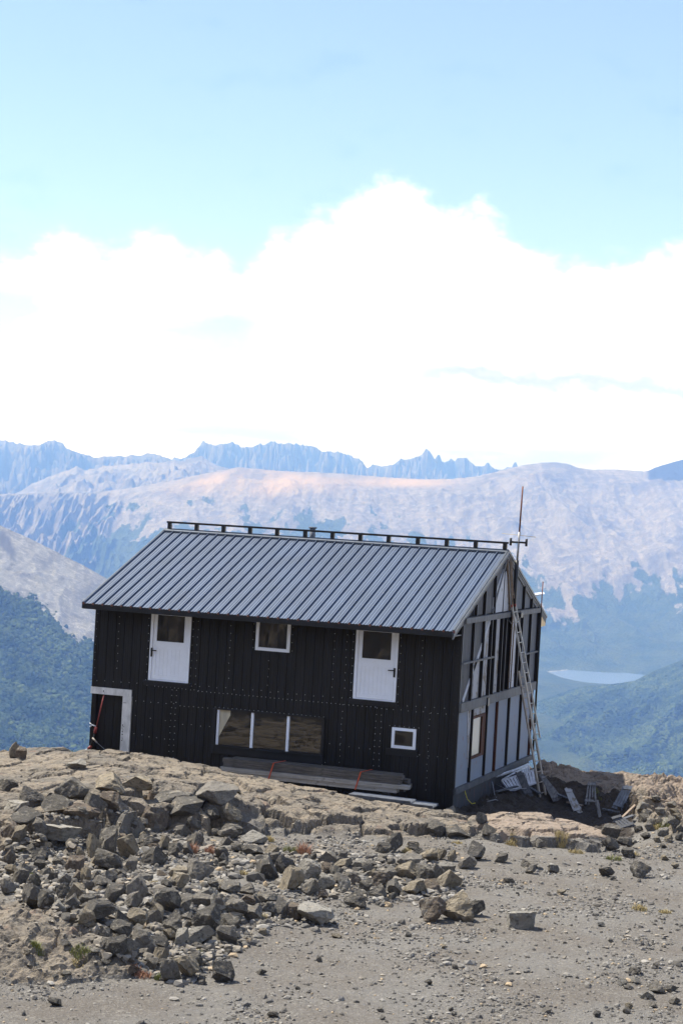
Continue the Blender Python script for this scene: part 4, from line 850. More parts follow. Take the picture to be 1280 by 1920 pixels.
T0, T1 = onx(959.5, 1137, .26), onx(968.5, 1135, .26)
T1 = T0 + (T1 - T0).normalized() * .40
B0 = Vector(P3(1002, 1385, qf - .2)); B1_ = Vector(P3(1011.5, 1383, qf + .02))
ladder_section(T0, T1, B0, B1_, 13, ld, .05, MT['alu'], MT['red'])
T0, T1 = Vector(P3(971.5, 1258, qf + .55)), Vector(P3(981, 1257, qf + .75))
B0 = Vector(P3(1012, 1496, qf - .25)); B1_ = Vector(P3(1022.5, 1493, qf - .05))
ladder_section(T0, T1, B0, B1_, 12, ld, .06, MT['paleladder'], None)
# slatted boards and white frames strewn by the gable
SLG = 'weathered slatted boards leaning by the gable'
def slats(quad, n, mat, label, name='slatted_board', gap=.25, cat='slatted board', group=SLG, cross=True, lean=.35, th=.03, dz=0.0, par_label=None):
    (tlx, tly), (trx, try_), (brx, bry), (blx, bly) = quad
    bp = hit((blx + brx) / 2, (bly + bry) / 2); q0 = aq(bp)[1]
    TL, TR = Vector(P3(tlx, tly, q0 + lean)), Vector(P3(trx, try_, q0 + lean)); BR, BL = Vector(P3(brx, bry, q0 + dz)), Vector(P3(blx, bly, q0 + dz))
    root = empty(name, tuple((BR + BL) / 2), label, cat, group)
    sidev = (TR - TL); nrm_ = (TR - TL).cross(BL - TL).normalized()
    for k in range(n):
        s0 = (k + .5) / n; a = TL.lerp(TR, s0); b = BL.lerp(BR, s0); w_ = (TR - TL).length / n * (1 - gap); w2 = (BR - BL).length / n * (1 - gap)
        a = a + (a - b) * random.uniform(-.03, .03); m = MB(); sv = (TR - TL).normalized(); 
        vs = []
        for p_, ww_ in ((a, w_), (b, w2)):
            for i_, j_ in ((-1, -1), (1, -1), (1, 1), (-1, 1)): vs.append(p_ + sv * ww_ / 2 * i_ + nrm_ * th / 2 * j_)
        m.add(vs, [(0, 3, 2, 1), (4, 5, 6, 7), (0, 1, 5, 4), (1, 2, 6, 5), (2, 3, 7, 6), (3, 0, 4, 7)]); m.build('slat', mat, root)
    if cross:
        for t in (.12, .85): MB().beam(TL.lerp(BL, t) + nrm_ * -.03, TR.lerp(BR, t) + nrm_ * -.03, .07, .03, nrm_).build('crossbar', mat, root)
    return root
def frame(quad, n, label, lean=.2, name='white_slatted_frame', base=None):
    (tlx, tly), (trx, try_), (brx, bry), (blx, bly) = quad
    q0 = base; TL, TR = Vector(P3(tlx, tly, q0 + lean)), Vector(P3(trx, try_, q0 + lean + .5)); BR, BL = Vector(P3(brx, bry, q0 + .45)), Vector(P3(blx, bly, q0))
    root = empty(name, tuple(BL), label, 'slatted frame', 'white slatted frames by the gable')
    for a, b in ((TL, TR), (BL, BR), (TL, BL), (TR, BR)): MB().beam(a, b, .045, .045, (0, 0, 1) if abs((b - a).normalized().z) < .8 else (1, 0, 0)).build('rail', MT['whitemetal'], root)
    for k in range(1, n): s0 = k / n; MB().beam(TL.lerp(TR, s0), BL.lerp(BR, s0), .07, .015, (TR - TL).cross(BL - TL)).build('slat', MT['whitemetal'], root)
    return root
frame(((940, 1464), (1003, 1443), (1006, 1467), (955, 1484)), 11, 'white slatted frame lying half behind the dark board under the gable', .35, base=qf + .1)
frame(((975, 1440), (990, 1432), (991, 1449), (977, 1455)), 4, 'small white slatted frame at the foot of the far corner of the hut', .2, base=qf + 1.6)
wt_ = MB(); wt_.tube([P3(917, 1460, qf + .5), P3(940, 1452, qf + .9), P3(965, 1444, qf + 1.4), P3(989, 1434, qf + 2.0)], .045, 8); tag(wt_.build('white_pipe', MT['whitemetal'], None), 'long pale pipe slanting along the base beam of the gable', 'pipe')
wt_ = MB(); wt_.tube([P3(941, 1462, qf + .5), P3(962, 1450, qf + .9), P3(988, 1438, qf + 1.6)], .025, 6); tag(wt_.build('metal_bar', MT['whitemetal'], None), 'thin white bar just below the pale pipe under the gable', 'bar')
slats(((965, 1449), (980, 1447), (999, 1493), (985, 1494)), 5, MT['greywood'], 'dark slatted board leaning across the white frame', gap=.08)
slats(((1010, 1453), (1018, 1452), (1057, 1500), (1036, 1503)), 6, MT['slat'], 'fan of loose grey slats right beside the ladder foot', gap=.2)
slats(((1057, 1478), (1069, 1478), (1092, 1523), (1076, 1527)), 4, MT['tanboard'], 'dark brown slatted board tilting left of the upright grey one', gap=.06)
slats(((1101, 1466), (1116, 1467), (1119, 1510), (1094, 1508)), 4, MT['slat'], 'upright grey board with four spaced slats', gap=.42)
slats(((1168, 1473), (1185, 1474), (1166, 1522), (1145, 1514)), 4, MT['galv'], 'sunlit silvery slatted board at the right leaning half in shade', gap=.1)
slats(((1144, 1533), (1160, 1528), (1192, 1548), (1165, 1556)), 4, MT['greywood'], 'dark slatted board lying flat below the silvery one', gap=.15, lean=.3)
st_ = MB(); st_.beam(P3(1201, 1499, 52.6), P3(1156, 1542, 51.2), .06, .04); tag(st_.build('wooden_pole', MT['stick'], None), 'bare brown pole propped against the pile right of the silvery board', 'pole')
st_ = MB(); a = hit(1205, 1507); b = hit(1279, 1517); st_.tube([a + [0, 0, .08], (a + b) / 2 + [0, 0, .1], b + [0, 0, .06]], .018, 6); tag(st_.build('thin_pole', MT['stick'], None), 'thin pole lying over the rocks at the right edge', 'pole')
cb = MB(); cb.tube([(.25, 3.1, .35), (.4, 2.9, .0), (.7, 2.3, -.05), (.65, 2.0, .05), (.5, 1.7, .02)], .014, 6); cb.tube([(.35, 3.2, .28), (.7, 3.0, .2), (1.1, 3.6, .2)], .01, 6); tag(cb.build('loose_cable', MT['cable'], None), 'grey cable looping on the dark ground under the gable', 'cable')
PL = [(985, 1478, 1012, 1499, 'broken plank lying in the shade behind the ladder foot'), (1030, 1490, 1062, 1506, 'grey plank end sticking out of the fan of slats'), (1062, 1512, 1090, 1520, 'short plank lying across the soil under the brown board'), (1118, 1500, 1124, 1533, 'thin dark plank standing right of the upright board'), (1128, 1522, 1160, 1532, 'plank lying just left of the foot of the silvery board'), (1150, 1548, 1186, 1538, 'broken lath beside the flat lying board'), (930, 1490, 968, 1484, 'dark plank lying on the soil under the gable beam')]
for x0, y0, x1, y1, lab in PL:
    a, b = Vector(hit(x0, y0)), Vector(hit(x1, y1)); a.z += .08; b.z += .12
    if lab.startswith('thin dark plank standing'): b = Vector(hit(x1, y1)); a = Vector(P3(x0, y0, aq(b)[1] + .1))
    tag(MB().beam(a, b, .10, .03).build('loose_plank', MT[random.choice(['slat', 'greywood', 'stick'])], None), lab, 'plank')
# timber stack under the long window
TG = 'timbers stacked under the long window'
def timber(x0, x1, y0, y1, z0, z1, mat, label, tilt=0.0):
    m = MB(); m.box((x0, y0, z0), (x1, y1, z1)); o = m.build('timber_beam', mat, None, ((x0 + x1) / 2, (y0 + y1) / 2, z0)); o.rotation_euler = (0, 0, tilt); return tag(o, label, 'timber', TG)
timber(-5.86, -.98, -1.34, -1.10, .775, .885, MT['timber'], 'dark topmost front timber of the stack under the long window', .002)
timber(-5.7, -1.1, -1.06, -.82, .778, .89, MT['timber'], 'dark topmost rear timber of the stack, against the black wall', -.003)
timber(-5.83, -1.03, -1.345, -1.11, .665, .772, MT['timber'], 'grey timber second from the top at the front of the stack', -.002)
timber(-5.75, -.9, -1.07, -.83, .67, .775, MT['timber'], 'second timber from the top at the rear of the stack', .001)
timber(-5.90, -.80, -1.40, -1.15, .56, .662, MT['palletimber'], 'pale timber third from the top, its end jutting out to the right', .001)
timber(-5.7, -.85, -1.11, -.86, .558, .664, MT['timber'], 'rear timber of the third layer of the stack', .003)
timber(-5.95, -1.10, -1.37, -1.13, .45, .556, MT['palletimber'], 'pale sunlit bottom timber at the front of the stack', -.001)
timber(-5.6, -1.0, -1.09, -.85, .452, .554, MT['timber'], 'bottom rear timber of the stack', .002)
for x, ll in ((-5.2, 'left'), (-1.35, 'right')):
    m = MB(); m.box((x - .12, -1.42, -.1), (x + .12, -.8, .447)); tag(m.build('timber_block', MT['tarwood'], None), f'dark support block under the {ll} end of the timber stack', 'block')
for x, ll in ((-4.42, 'left of centre under the long window'), (-2.06, 'near the right end of the timbers')):
    m = MB(); m.beam((x - .12, -1.42, .44), (x, -1.40, .9), .035, .008, (0, -1, 0)); m.beam((x, -1.41, .9), (x + .12, -.85, .91), .035, .008, (0, 0, 1)); tag(m.build('orange_strap', MT['orange'], None), f'orange strap round the timber stack, {ll}', 'strap', 'orange straps round the timber stack')
def sheet(x0, x1, y0, y1, z, label, rot):
    m = MB(); n = 26; vs = []
    for k in range(n + 1):
        y = y0 + (y1 - y0) * k / n; zz_ = .034 * (abs((k % 4) - 2) - 1); vs += [(x0, y, z + zz_), (x1, y, z + zz_ - .02), (x0, y, z + zz_ - .004), (x1, y, z + zz_ - .024)]
    fs = []
    for k in range(n): j = 4 * k; fs += [(j, j + 1, j + 5, j + 4), (j + 2, j + 6, j + 7, j + 3), (j + 1, j + 3, j + 7, j + 5), (j, j + 4, j + 6, j + 2)]
    m.add(vs, fs); o = m.build('roofing_sheet', MT['galv'], None, ((x0 + x1) / 2, (y0 + y1) / 2, z)); o.rotation_euler = (0, 0, rot); return tag(o, label, 'metal sheet', 'spare ribbed sheets by the timbers')
sheet(-1.9, .02, -1.95, -1.35, .30, 'lower of the two ribbed pale metal sheets below the timber stack', .02)
sheet(-2.2, -.55, -1.92, -1.40, .355, 'upper shorter ribbed metal sheet, just right of the timber ends', -.01)
m = MB(); m.box((-1.6, -1.85, .1), (-1.4, -1.4, .27)); m.box((-.5, -1.85, .05), (-.3, -1.4, .27)); tag(m.build('bearer', MT['tarwood'], None), 'dark bearers under the ribbed metal sheets', 'bearer')
# red pipe in the porch
rpz = empty('red_pipe', (-10.2, -.12, .55), 'slanting red pipe with a white tap at the left corner of the hut', 'pipe')
MB().tube([(-9.93, -.10, 2.08), (-10.10, -.12, 1.18)], .019, 8).build('upper_pipe', MT['red'], rpz)
MB().tube([(-10.10, -.12, 1.20), (-10.13, -.12, 1.03)], .045, 8).build('coupling', MT['red'], rpz)
MB().tube([(-10.13, -.12, 1.03), (-10.17, -.12, .86), (-10.26, -.12, .62)], .018, 8).build('hose', MT['black'], rpz)
MB().tube([(-10.22, -.12, .66), (-10.30, -.12, .58)], .045, 8).build('elbow', MT['red'], rpz)
MB().tube([(-10.29, -.12, .59), (-10.45, -.16, .50), (-10.6, -.22, .44)], .022, 8).build('outlet', MT['whitemetal'], rpz)
v_ = MB(); v_.tube([(-10.10, -.13, 1.22), (-10.2, -.16, 1.25), (-10.27, -.16, 1.2)], .018, 6); v_.tube([(-10.28, -.16, 1.3), (-10.2, -.17, 1.25)], .014, 6); v_.build('tap', MT['whitemetal'], rpz)
v_ = MB(); v_.tube([(-10.18, -.15, .9), (-10.03, -.15, .78)], .022, 8); v_.build('clamp', MT['paleladder'], rpz)
v_ = MB(); v_.tube([(-10.03, -.15, .78), (-9.85, -.15, .66), (-9.62, -.17, .52)], .008, 6); v_.build('wire', MT['cable'], rpz)
# ------------------------------------------------------------------ loose rocks
IV2, IT2 = subdiv(IV1, IT1); IV3, IT3 = subdiv(IV2, IT2)
mr = Mat('loose_rock'); rr_ = mr.objrand()
off = mr.n.new('ShaderNodeCombineXYZ'); mr.link(mr.math('MULTIPLY', rr_, 60.0), off.inputs[0]); mr.link(mr.math('MULTIPLY', rr_, 23.0), off.inputs[1])
va_ = mr.n.new('ShaderNodeVectorMath'); va_.operation = 'ADD'; mr.link(mr.co, va_.inputs[0]); mr.link(off.outputs[0], va_.inputs[1]); V3 = va_.outputs[0]
n1 = mr.noise(1.6, 8, .65, V3); n2 = mr.noise(6, 8, .7, V3); n3 = mr.noise(22, 6, .7, V3)
tone_ = mr.n.new('ShaderNodeObjectInfo').outputs['Color']; 
c = mr.mix(.5, tone_, mr.mix(mr.ramp(n1, .35, .65), (.18, .162, .138), (.078, .073, .067)))
c = mr.mix(mr.math('MULTIPLY', mr.ramp(n2, .50, .62), .65), c, (.06, .056, .052))
c = mr.mix(mr.math('MULTIPLY', mr.ramp(mr.noise(3.2, 8, .72, V3), .53, .62), .55), c, (.36, .325, .27))
c = mr.mix(mr.math('MULTIPLY', mr.ramp(n3, .55, .7), .5), c, (.30, .27, .23))
c = mr.mix(mr.math('MULTIPLY', mr.ramp(mr.noise(2.6, 5, .6, V3), .62, .7), .4), c, (.30, .22, .12))
MT['rock'] = mr.done(c, .9, mr.bump(mr.math('ADD', n2, mr.math('MULTIPLY', n3, .6)), .9, .07), 0, .2)
def rock_mesh(seed, cuts=13, flat=1.0):
    r = np.random.default_rng(seed); V = IV3.copy() * np.array([1, 1, 1.0])
    for _ in range(cuts):
        n = r.normal(size=3); n /= np.linalg.norm(n); d = r.uniform(.36, .74); s = V @ n; V = V - np.outer(np.maximum(s - d, 0), n) * .985
    q = V * 1.0
    disp = fbm(q[:, 0] * 2.3 + seed, q[:, 1] * 2.3 + q[:, 2] * 1.7, seed, 5, .6) * .12 + fbm(q[:, 2] * 7 + seed, q[:, 0] * 6 - q[:, 1] * 5, seed + 3, 4, .6) * .04
    V = V * (1 + disp[:, None]); V = V - (V.max(0) + V.min(0)) / 2; V = V / (V.max(0) - V.min(0))      # unit box
    me = bpy.data.meshes.new('rock'); me.from_pydata(V.tolist(), [], IT3.tolist()); me.materials.append(MT['rock'])
    me.polygons.foreach_set('use_smooth', [False] * len(me.polygons)); me.update(); return me
ROCKM = [rock_mesh(100 + i, 9 + i % 7) for i in range(18)]
def block_mesh(seed):
    r = np.random.default_rng(seed); V = IV3.copy(); 
    for n, d in ([(np.array(v, float), r.uniform(.42, .5)) for v in ((0, 0, 1), (0, 0, -1))] + [(np.array((math.cos(t), math.sin(t), r.uniform(-.25, .1))), r.uniform(.55, .72)) for t in np.arange(0, 6.2, 1.25) + r.uniform(0, .5)]):
        n = n / np.linalg.norm(n); s_v = V @ n; V = V - np.outer(np.maximum(s_v - d, 0), n) * .99
    V = V * (1 + (fbm(V[:, 0] * 2.5 + seed, V[:, 1] * 2.5 + V[:, 2], seed, 5, .6) * .16)[:, None]); V = V - (V.max(0) + V.min(0)) / 2; V = V / (V.max(0) - V.min(0))
    me = bpy.data.meshes.new('rock'); me.from_pydata(V.tolist(), [], IT3.tolist()); me.materials.append(MT['rock']); return me
BLOCKM = [block_mesh(70 + i) for i in range(3)]
TONES = {'grey': (.19, .175, .155), 'dark': (.07, .067, .063), 'tan': (.36, .30, .21), 'brown': (.17, .125, .09), 'pale': (.38, .36, .32)}
rock_no = 0; placed = []
def put_rock(px, by, w_, h_, tone, label, group=None, cat='rock', sink=.12, mesh=None, name='rock', block=False):
    global rock_no
    P = hit(px, by - 1); q = aq(P)[1]; W = w_ / F_PX * q; H = max(h_ / F_PX * q * 1.22, W * .5); D_ = W * random.uniform(.7, .95)
    P = P + np.array([Fh[0], Fh[1], 0]) * D_ * .32; gz_ = ground_z(P[0], P[1])
    gz_ = min(gz_, P[2] + .12) if gz_ - P[2] > .12 else gz_
    if block: H *= .66; W *= .96
    o = bpy.data.objects.new(name, BLOCKM[rock_no % 3] if block else ROCKM[mesh if mesh is not None else rock_no % len(ROCKM)]); rock_no += 1; sc.collection.objects.link(o)
    f = random.choice([0, math.pi / 2, math.pi, -math.pi / 2]); yaw_ = math.atan2(Rh[1], Rh[0]) + random.uniform(-.3, .3)
    sx, sy = (W, D_)
    o.scale = (sx * 1.04, sy * 1.04, H * 1.02); o.rotation_euler = (random.uniform(-.12, .12), random.uniform(-.14, .14), yaw_ + (math.pi if random.random() < .5 else 0))
    o.location = (P[0], P[1], gz_ + H * (.5 - sink)); t = TONES[tone]; k = random.uniform(.8, 1.2); o.color = (t[0] * k, t[1] * k, t[2] * k, 1)
    placed.append((px, by, w_)); return tag(o, label, cat, group)
Z1 = lambda x, y: (x / 2.844, 1380 + y / 2.844); Z2 = lambda x, y: (400 + x / 2.56, 1380 + y / 2.56); Z3 = lambda x, y: (800 + x / 2.667, 1420 + y / 2.667)
# named rocks: zoom frame, centre x, base y, width, height, tone, label
SOLO = [
 (3, 475, 862, 155, 112, 'pale', 'flat topped pale grey block alone on the gravel at the right'),
 (2, 1050, 902, 130, 112, 'brown', 'left one of the pair of big boulders on the path'),
 (2, 1165, 892, 165, 132, 'tan', 'large tan boulder, the right one of the pair on the path'),
 (2, 1255, 872, 90, 75, 'dark', 'dark boulder tucked behind the right side of the tan one'),
 (3, 520, 562, 92, 42, 'grey', 'wide flat rock resting on a smaller one beyond the path'),
 (3, 520, 587, 56, 46, 'grey', 'small rounded rock under the wide flat one beyond the path'),
 (3, 633, 584, 56, 40, 'grey', 'small pale rock standing alone right of the stacked pair'),
 (3, 371, 530, 62, 45, 'dark', 'small dark rock alone between the stone heap and the slab'),
 (3, 898, 602, 78, 52, 'dark', 'dark triangular rock on the path at the right'),
 (3, 1072, 608, 104, 74, 'dark', 'biggest dark boulder near the right edge of the path'),
 (3, 1005, 506, 76, 46, 'dark', 'dark rock lying on the grass edge at the upper right'),
 (3, 243, 520, 112, 88, 'dark', 'dark double rock leaning at the right end of the heap'),
 (3, 202, 562, 96, 62, 'grey', 'rounded grey rock at the right foot of the dark double one'),
 (3, 915, 425, 92, 62, 'dark', 'dark boulder at the right end of the pale slab, the upper one'),
 (3, 922, 472, 86, 58, 'dark', 'round dark boulder at the right end of the pale slab, the lower one'),
 (3, 562, 456, 40, 42, 'grey', 'small grey stone under the front lip of the pale slab'),
 (2, 1130, 742, 122, 88, 'tan', 'big tan block at the right end of the middle heap'),
 (2, 375, 752, 125, 122, 'tan', 'tall tan wedge rock at the left of the middle heap'),
 (2, 260, 697, 106, 112, 'dark', 'large dark rounded rock left of the tan wedge'),
 (2, 485, 912, 182, 84, 'pale', 'long pale flat rock at the front of the left heap'),
 (2, 678, 832, 112, 82, 'dark', 'dark knobbly rock alone in front of the middle heap'),
 (2, 865, 562, 82, 86, 'dark', 'tall dark rock standing under the ledge'),
 (2, 815, 572, 70, 52, 'dark', 'dark rock at the left foot of the tall one under the ledge'),
 (2, 960, 772, 118, 66, 'tan', 'tan rock at the lower edge of the middle heap'),
 (2, 45, 1190, 104, 92, 'dark', 'dark cube-like rock alone in front of the left heap'),
 (1, 570, 642, 112, 142, 'dark', 'tall dark slab standing at the top of the left heap'),
 (1, 678, 668, 122, 132, 'tan', 'large tan block leaning against the tall dark slab'),
 (1, 495, 655, 76, 118, 'tan', 'upright tan slab left of the tall dark one'),
 (1, 292, 592, 244, 62, 'pale', 'broad pale flat slab near the top left of the heap'),
 (1, 820, 696, 130, 92, 'dark', 'dark pyramid rock right of the tan block'),
 (1, 48, 692, 66, 76, 'brown', 'small brown rock alone near the left edge'),
 (1, 155, 922, 106, 132, 'grey', 'tall grey wedge rock above the lower left mound'),
 (1, 1092, 1052, 150, 142, 'dark', 'large dark angular rock at the right side of the left heap'),
 (1, 878, 962, 142, 124, 'dark', 'large dark slanted rock in the middle of the left heap'),
 (1, 730, 882, 120, 112, 'grey', 'grey cube-like rock in the middle of the left heap'),
 (1, 515, 1012, 200, 112, 'dark', 'broad dark rock just above the lower left mound'),
 (1, 820, 1000, 112, 100, 'tan', 'reddish tan split rock below the large slanted one'),
 (1, 725, 1047, 112, 96, 'tan', 'tan angular rock low in the left heap'),
 (1, 920, 1057, 112, 96, 'grey', 'rounded grey rock low in the left heap'),
 (1, 1055, 1127, 150, 92, 'pale', 'pale smooth rock at the lower right of the left heap'),
 (1, 1200, 1122, 112, 94, 'grey', 'grey rock at the lower right corner of the left heap'),
 (1, 760, 1145, 142, 114, 'grey', 'broad grey rock near the bottom of the left heap'),
 (1, 615, 1207, 116, 96, 'dark', 'dark rock at the bottom right of the lower left mound'),
 (1, 905, 1322, 112, 124, 'grey', 'grey boulder, left of the pair in front of the left heap'),
 (1, 990, 1312, 132, 132, 'tan', 'tan streaked boulder, middle of the front group'),
 (1, 1022, 1262, 100, 96, 'dark', 'dark rock behind the tan streaked boulder'),
 (1, 852, 1228, 96, 84, 'tan', 'tan leaning rock at the left of the front group'),
 (1, 690, 1282, 110, 50, 'brown', 'low brown rock beside the green tuft'),
 (1, 75, 122, 58, 78, 'tan', 'taller lichen covered rock on the left skyline'),
 (1, 112, 126, 62, 62, 'brown', 'shorter brown rock on the left skyline'),
 (1, 400, 180, 110, 38, 'pale', 'pale flat stone lying on top of the ledge'),
 (2, 460, 212, 44, 18, 'pale', 'small pale stone on the ledge in front of the timbers'),
]
for fr, x, y, w_, h_, tn, lab in SOLO:
    k = {1: 2.844, 2: 2.56, 3: 2.667}[fr]; px, py = (Z1, Z2, Z3)[fr - 1](x, y)
    put_rock(px, py, w_ / k, h_ / k, tn, lab, block=('flat topped' in lab or 'flat slab' in lab))
LEDG = [(1, 380, 330, 185, 105, 'dark'), (1, 570, 312, 165, 88, 'tan'), (1, 720, 300, 175, 66, 'tan'), (1, 930, 332, 225, 120, 'dark'), (1, 155, 372, 150, 95, 'grey'), (1, 310, 422, 170, 105, 'dark'), (1, 590, 412, 112, 105, 'brown'), (1, 700, 442, 140, 118, 'grey'), (1, 822, 452, 150, 118, 'brown'), (1, 992, 472, 200, 88, 'dark'), (1, 1150, 372, 220, 98, 'grey'), (1, 500, 432, 130, 116, 'dark'), (1, 80, 402, 140, 60, 'pale'), (1, 140, 482, 190, 88, 'dark'), (1, 430, 492, 190, 60, 'brown'), (1, 1115, 472, 112, 80, 'dark'), (1, 1230, 492, 120, 90, 'tan'), (1, 40, 300, 110, 70, 'dark'), (1, 60, 542, 112, 80, 'brown'), (1, 1240, 300, 90, 40, 'tan'),
        (3, 150, 407, 132, 62, 'dark'), (3, 45, 402, 92, 72, 'dark'), (3, 312, 400, 90, 60, 'dark'), (3, 270, 347, 66, 62, 'dark'), (3, 990, 447, 80, 60, 'dark')]
for i, (fr, x, y, w_, h_, tn) in enumerate(LEDG):
    k = {1: 2.844, 2: 2.56, 3: 2.667}[fr]; px, py = (Z1, Z2, Z3)[fr - 1](x, y)
    put_rock(px, py, w_ / k, h_ / k, tn, 'weathered boulder bedded in the front face of the rock ledge below the hut', 'boulders in the face of the ledge', 'boulder', .3, name='boulder')
P1 = [(215,535,90,70),(300,525,100,50),(95,570,80,75),(430,540,90,45),(790,600,120,60),(870,610,60,70),(970,540,90,60),(890,510,60,50),(740,510,90,50),(1030,530,80,60),(1240,550,110,60),(1210,600,80,50),(1050,600,70,80),(1000,640,60,60),(930,650,80,70),(150,640,80,60),(210,670,90,60),(210,710,60,60),(320,700,80,45),(395,735,95,85),(580,722,150,100),(700,730,70,80),(130,760,80,70),(100,800,100,90),(180,830,70,90),(340,800,70,60),(455,800,60,90),(40,850,80,80),(240,930,90,85),(310,945,80,65),(280,790,70,70),(400,890,120,100),(330,870,80,70),(540,820,100,60),(590,790,70,60),(600,905,110,85),(700,940,110,90),(460,910,90,50),(980,940,90,80),(950,765,110,66),(1060,782,150,110),(950,822,110,84),(1170,835,110,60),(1100,872,100,60),(1070,922,110,70),(1160,950,90,90),(1250,960,90,90),(385,960,75,65),(460,1050,110,90),(545,1095,90,80),(640,1110,120,96),(640,1012,70,70),(810,1022,90,80),(1230,1052,100,76),(1165,1012,80,40),(850,1147,90,68),(960,1132,80,88),(900,1102,80,60),(680,1192,110,88),(560,1142,80,50),(770,1192,110,50),(1190,690,56,56),(640,560,60,40),(700,545,60,36),(380,610,70,44),(470,610,60,44),(510,700,70,50),(640,770,70,50),(770,790,90,50),(860,760,60,40),(240,760,60,50),(60,745,70,50),(430,660,50,60),(250,600,60,30),(470,840,70,50),(650,850,70,60),(860,880,60,50),(1000,860,60,50)]
P2 = [(195,525,130,55),(75,490,110,45),(190,585,100,50),(345,670,100,92),(460,690,110,84),(470,770,95,78),(535,752,110,80),(545,620,100,60),(628,758,60,64),(610,712,80,50),(680,722,50,50),(540,667,60,50),(620,642,100,40),(620,602,44,46),(810,602,50,30),(940,640,120,66),(1035,612,90,60),(1090,600,60,50),(1145,608,50,55),(985,590,60,50),(1110,662,90,50),(915,692,110,78),(1010,702,110,76),(1070,702,80,78),(1050,757,100,60),(870,767,90,70),(800,732,90,70),(790,782,80,62),(860,792,50,35),(730,752,70,50),(730,780,40,30),(525,787,50,40),(740,662,60,50),(850,692,70,50),(590,682,70,50),(385,885,80,70),(320,875,80,88),(265,870,80,60),(255,812,100,55),(185,900,90,78),(105,880,100,78),(195,822,60,50),(20,852,60,78),(150,822,90,50),(80,772,100,60),(160,762,90,50),(70,942,110,78),(60,1005,100,78),(25,752,80,45),(235,960,40,30),(120,560,70,40),(40,600,70,60),(100,640,60,36),(300,620,70,50),(280,570,70,44),(960,560,60,34),(700,640,60,40),(780,690,60,44),(650,700,50,40)]
GRP1 = {'tan': 'tan angular stone in the loose heap at the left', 'dark': 'dark angular stone in the loose heap at the left', 'grey': 'grey angular stone in the loose heap at the left', 'brown': 'brown angular stone in the loose heap at the left', 'pale': 'pale angular stone in the loose heap at the left'}
def tone(): return random.choices(['grey', 'dark', 'tan', 'brown', 'pale'], [.40, .27, .15, .10, .08])[0]
for lst, Zf, k in ((P1, Z1, 2.844), (P2, Z2, 2.56)):
    for x, y, w_, h_ in lst:
        px, py = Zf(x, y); tn = tone(); side = 'at the left' if px < 480 and not (lst is P2 and y < 800 and x > 190) else 'in front of the ledge'
        put_rock(px, py, w_ / k, h_ / k, tn, f'{tn} angular stone in the loose heap {side}', f'{tn} stones of the loose heap {side}')
# fill stones between the big ones
def inpoly(x, y, P):
    c_ = False; n = len(P)
    for i in range(n):
        (ax, ay), (bx, by) = P[i], P[(i + 1) % n]
        if (ay > y) != (by > y) and x < (bx - ax) * (y - ay) / (by - ay) + ax: c_ = not c_
    return c_
heapL = [(0, 1590), (120, 1560), (330, 1560), (470, 1575), (470, 1620), (400, 1660), (450, 1690), (540, 1700), (600, 1735), (520, 1730), (450, 1780), (350, 1840), (200, 1800), (150, 1740), (30, 1690), (0, 1660)]
heapM = [(450, 1580), (560, 1590), (700, 1590), (800, 1600), (870, 1640), (840, 1680), (720, 1690), (560, 1680), (480, 1650)]
cnt = 0
while cnt < 78:
    hp = heapL if random.random() < .72 else heapM; px, py = random.uniform(0, 880), random.uniform(1560, 1830)
    if not inpoly(px, py, hp): continue
    w_ = random.uniform(11, 24); tn = tone(); side = 'at the left' if hp is heapL else 'in front of the ledge'
    put_rock(px, py, w_, w_ * random.uniform(.5, .85), tn, f'small {tn} filler stone between the larger rocks of the heap {side}', f'small {tn} filler stones of the heap {side}', sink=.1); cnt += 1
PEB = [(3,1085,330,60,44),(3,1115,372,56,40),(3,1160,340,44,30),(3,1205,330,60,40),(3,1250,345,50,36),(3,1090,415,50,34),(3,1150,430,40,26),(3,1210,430,56,34),(3,1260,420,50,40),(3,1060,380,44,34),(3,1220,270,50,30),(3,1140,255,60,34),(3,1265,385,40,30),(3,1075,290,56,40),(3,1185,460,36,22),(1,145,1180,40,25),(1,190,1230,40,25),(1,345,1145,50,35),(1,290,1445,80,40),(2,508,1090,30,30),(2,590,975,50,20),(2,1160,1125,32,25),(2,1105,1025,25,20),(2,1030,1198,40,25),(2,800,1330,35,20),(2,810,1365,30,22),(2,935,970,28,25),(2,898,908,22,15),(2,405,1223,25,18),(2,285,1360,60,30),(2,230,1150,50,25),(3,1150,1185,90,45),(3,1100,1215,70,40),(3,1040,1090,60,35),(3,1045,1140,55,30),(3,975,1145,55,30),(3,1145,1060,32,25),(3,920,930,30,20),(3,870,850,35,20),(3,600,1285,55,28),(3,850,1305,40,30),(3,325,880,25,18),(3,410,632,60,22),(3,1220,1180,80,34),(3,120,1275,24,20),(3,135,1300,30,24),(3,1000,1285,40,32),(3,1010,1265,36,30),(3,1240,1240,60,36),(3,1130,1260,50,28),(3,1190,520,40,30),(3,1240,560,40,26),(3,1000,1165,40,24),(3,925,618,24,18),(3,670,690,50,22),(3,1230,370,70,44),(3,1180,400,60,40),(3,1130,350,60,40),(3,1240,300,60,40),(3,1100,300,50,34),(3,1170,290,60,36),(1,1080,1335,44,26),(1,350,1300,60,20),(1,500,1190,60,30),(1,560,1240,50,28)]
for fr, x, y, w_, h_ in PEB:
    k = {1: 2.844, 2: 2.56, 3: 2.667}[fr]; px, py = (Z1, Z2, Z3)[fr - 1](x, y); tn = random.choice(['grey', 'dark', 'tan', 'pale'])
    put_rock(px, py, w_ / k, h_ / k, tn, f'fist sized {tn} stone lying loose on the open ground', f'{tn} stray stones on the open ground', 'stone', name='stone')

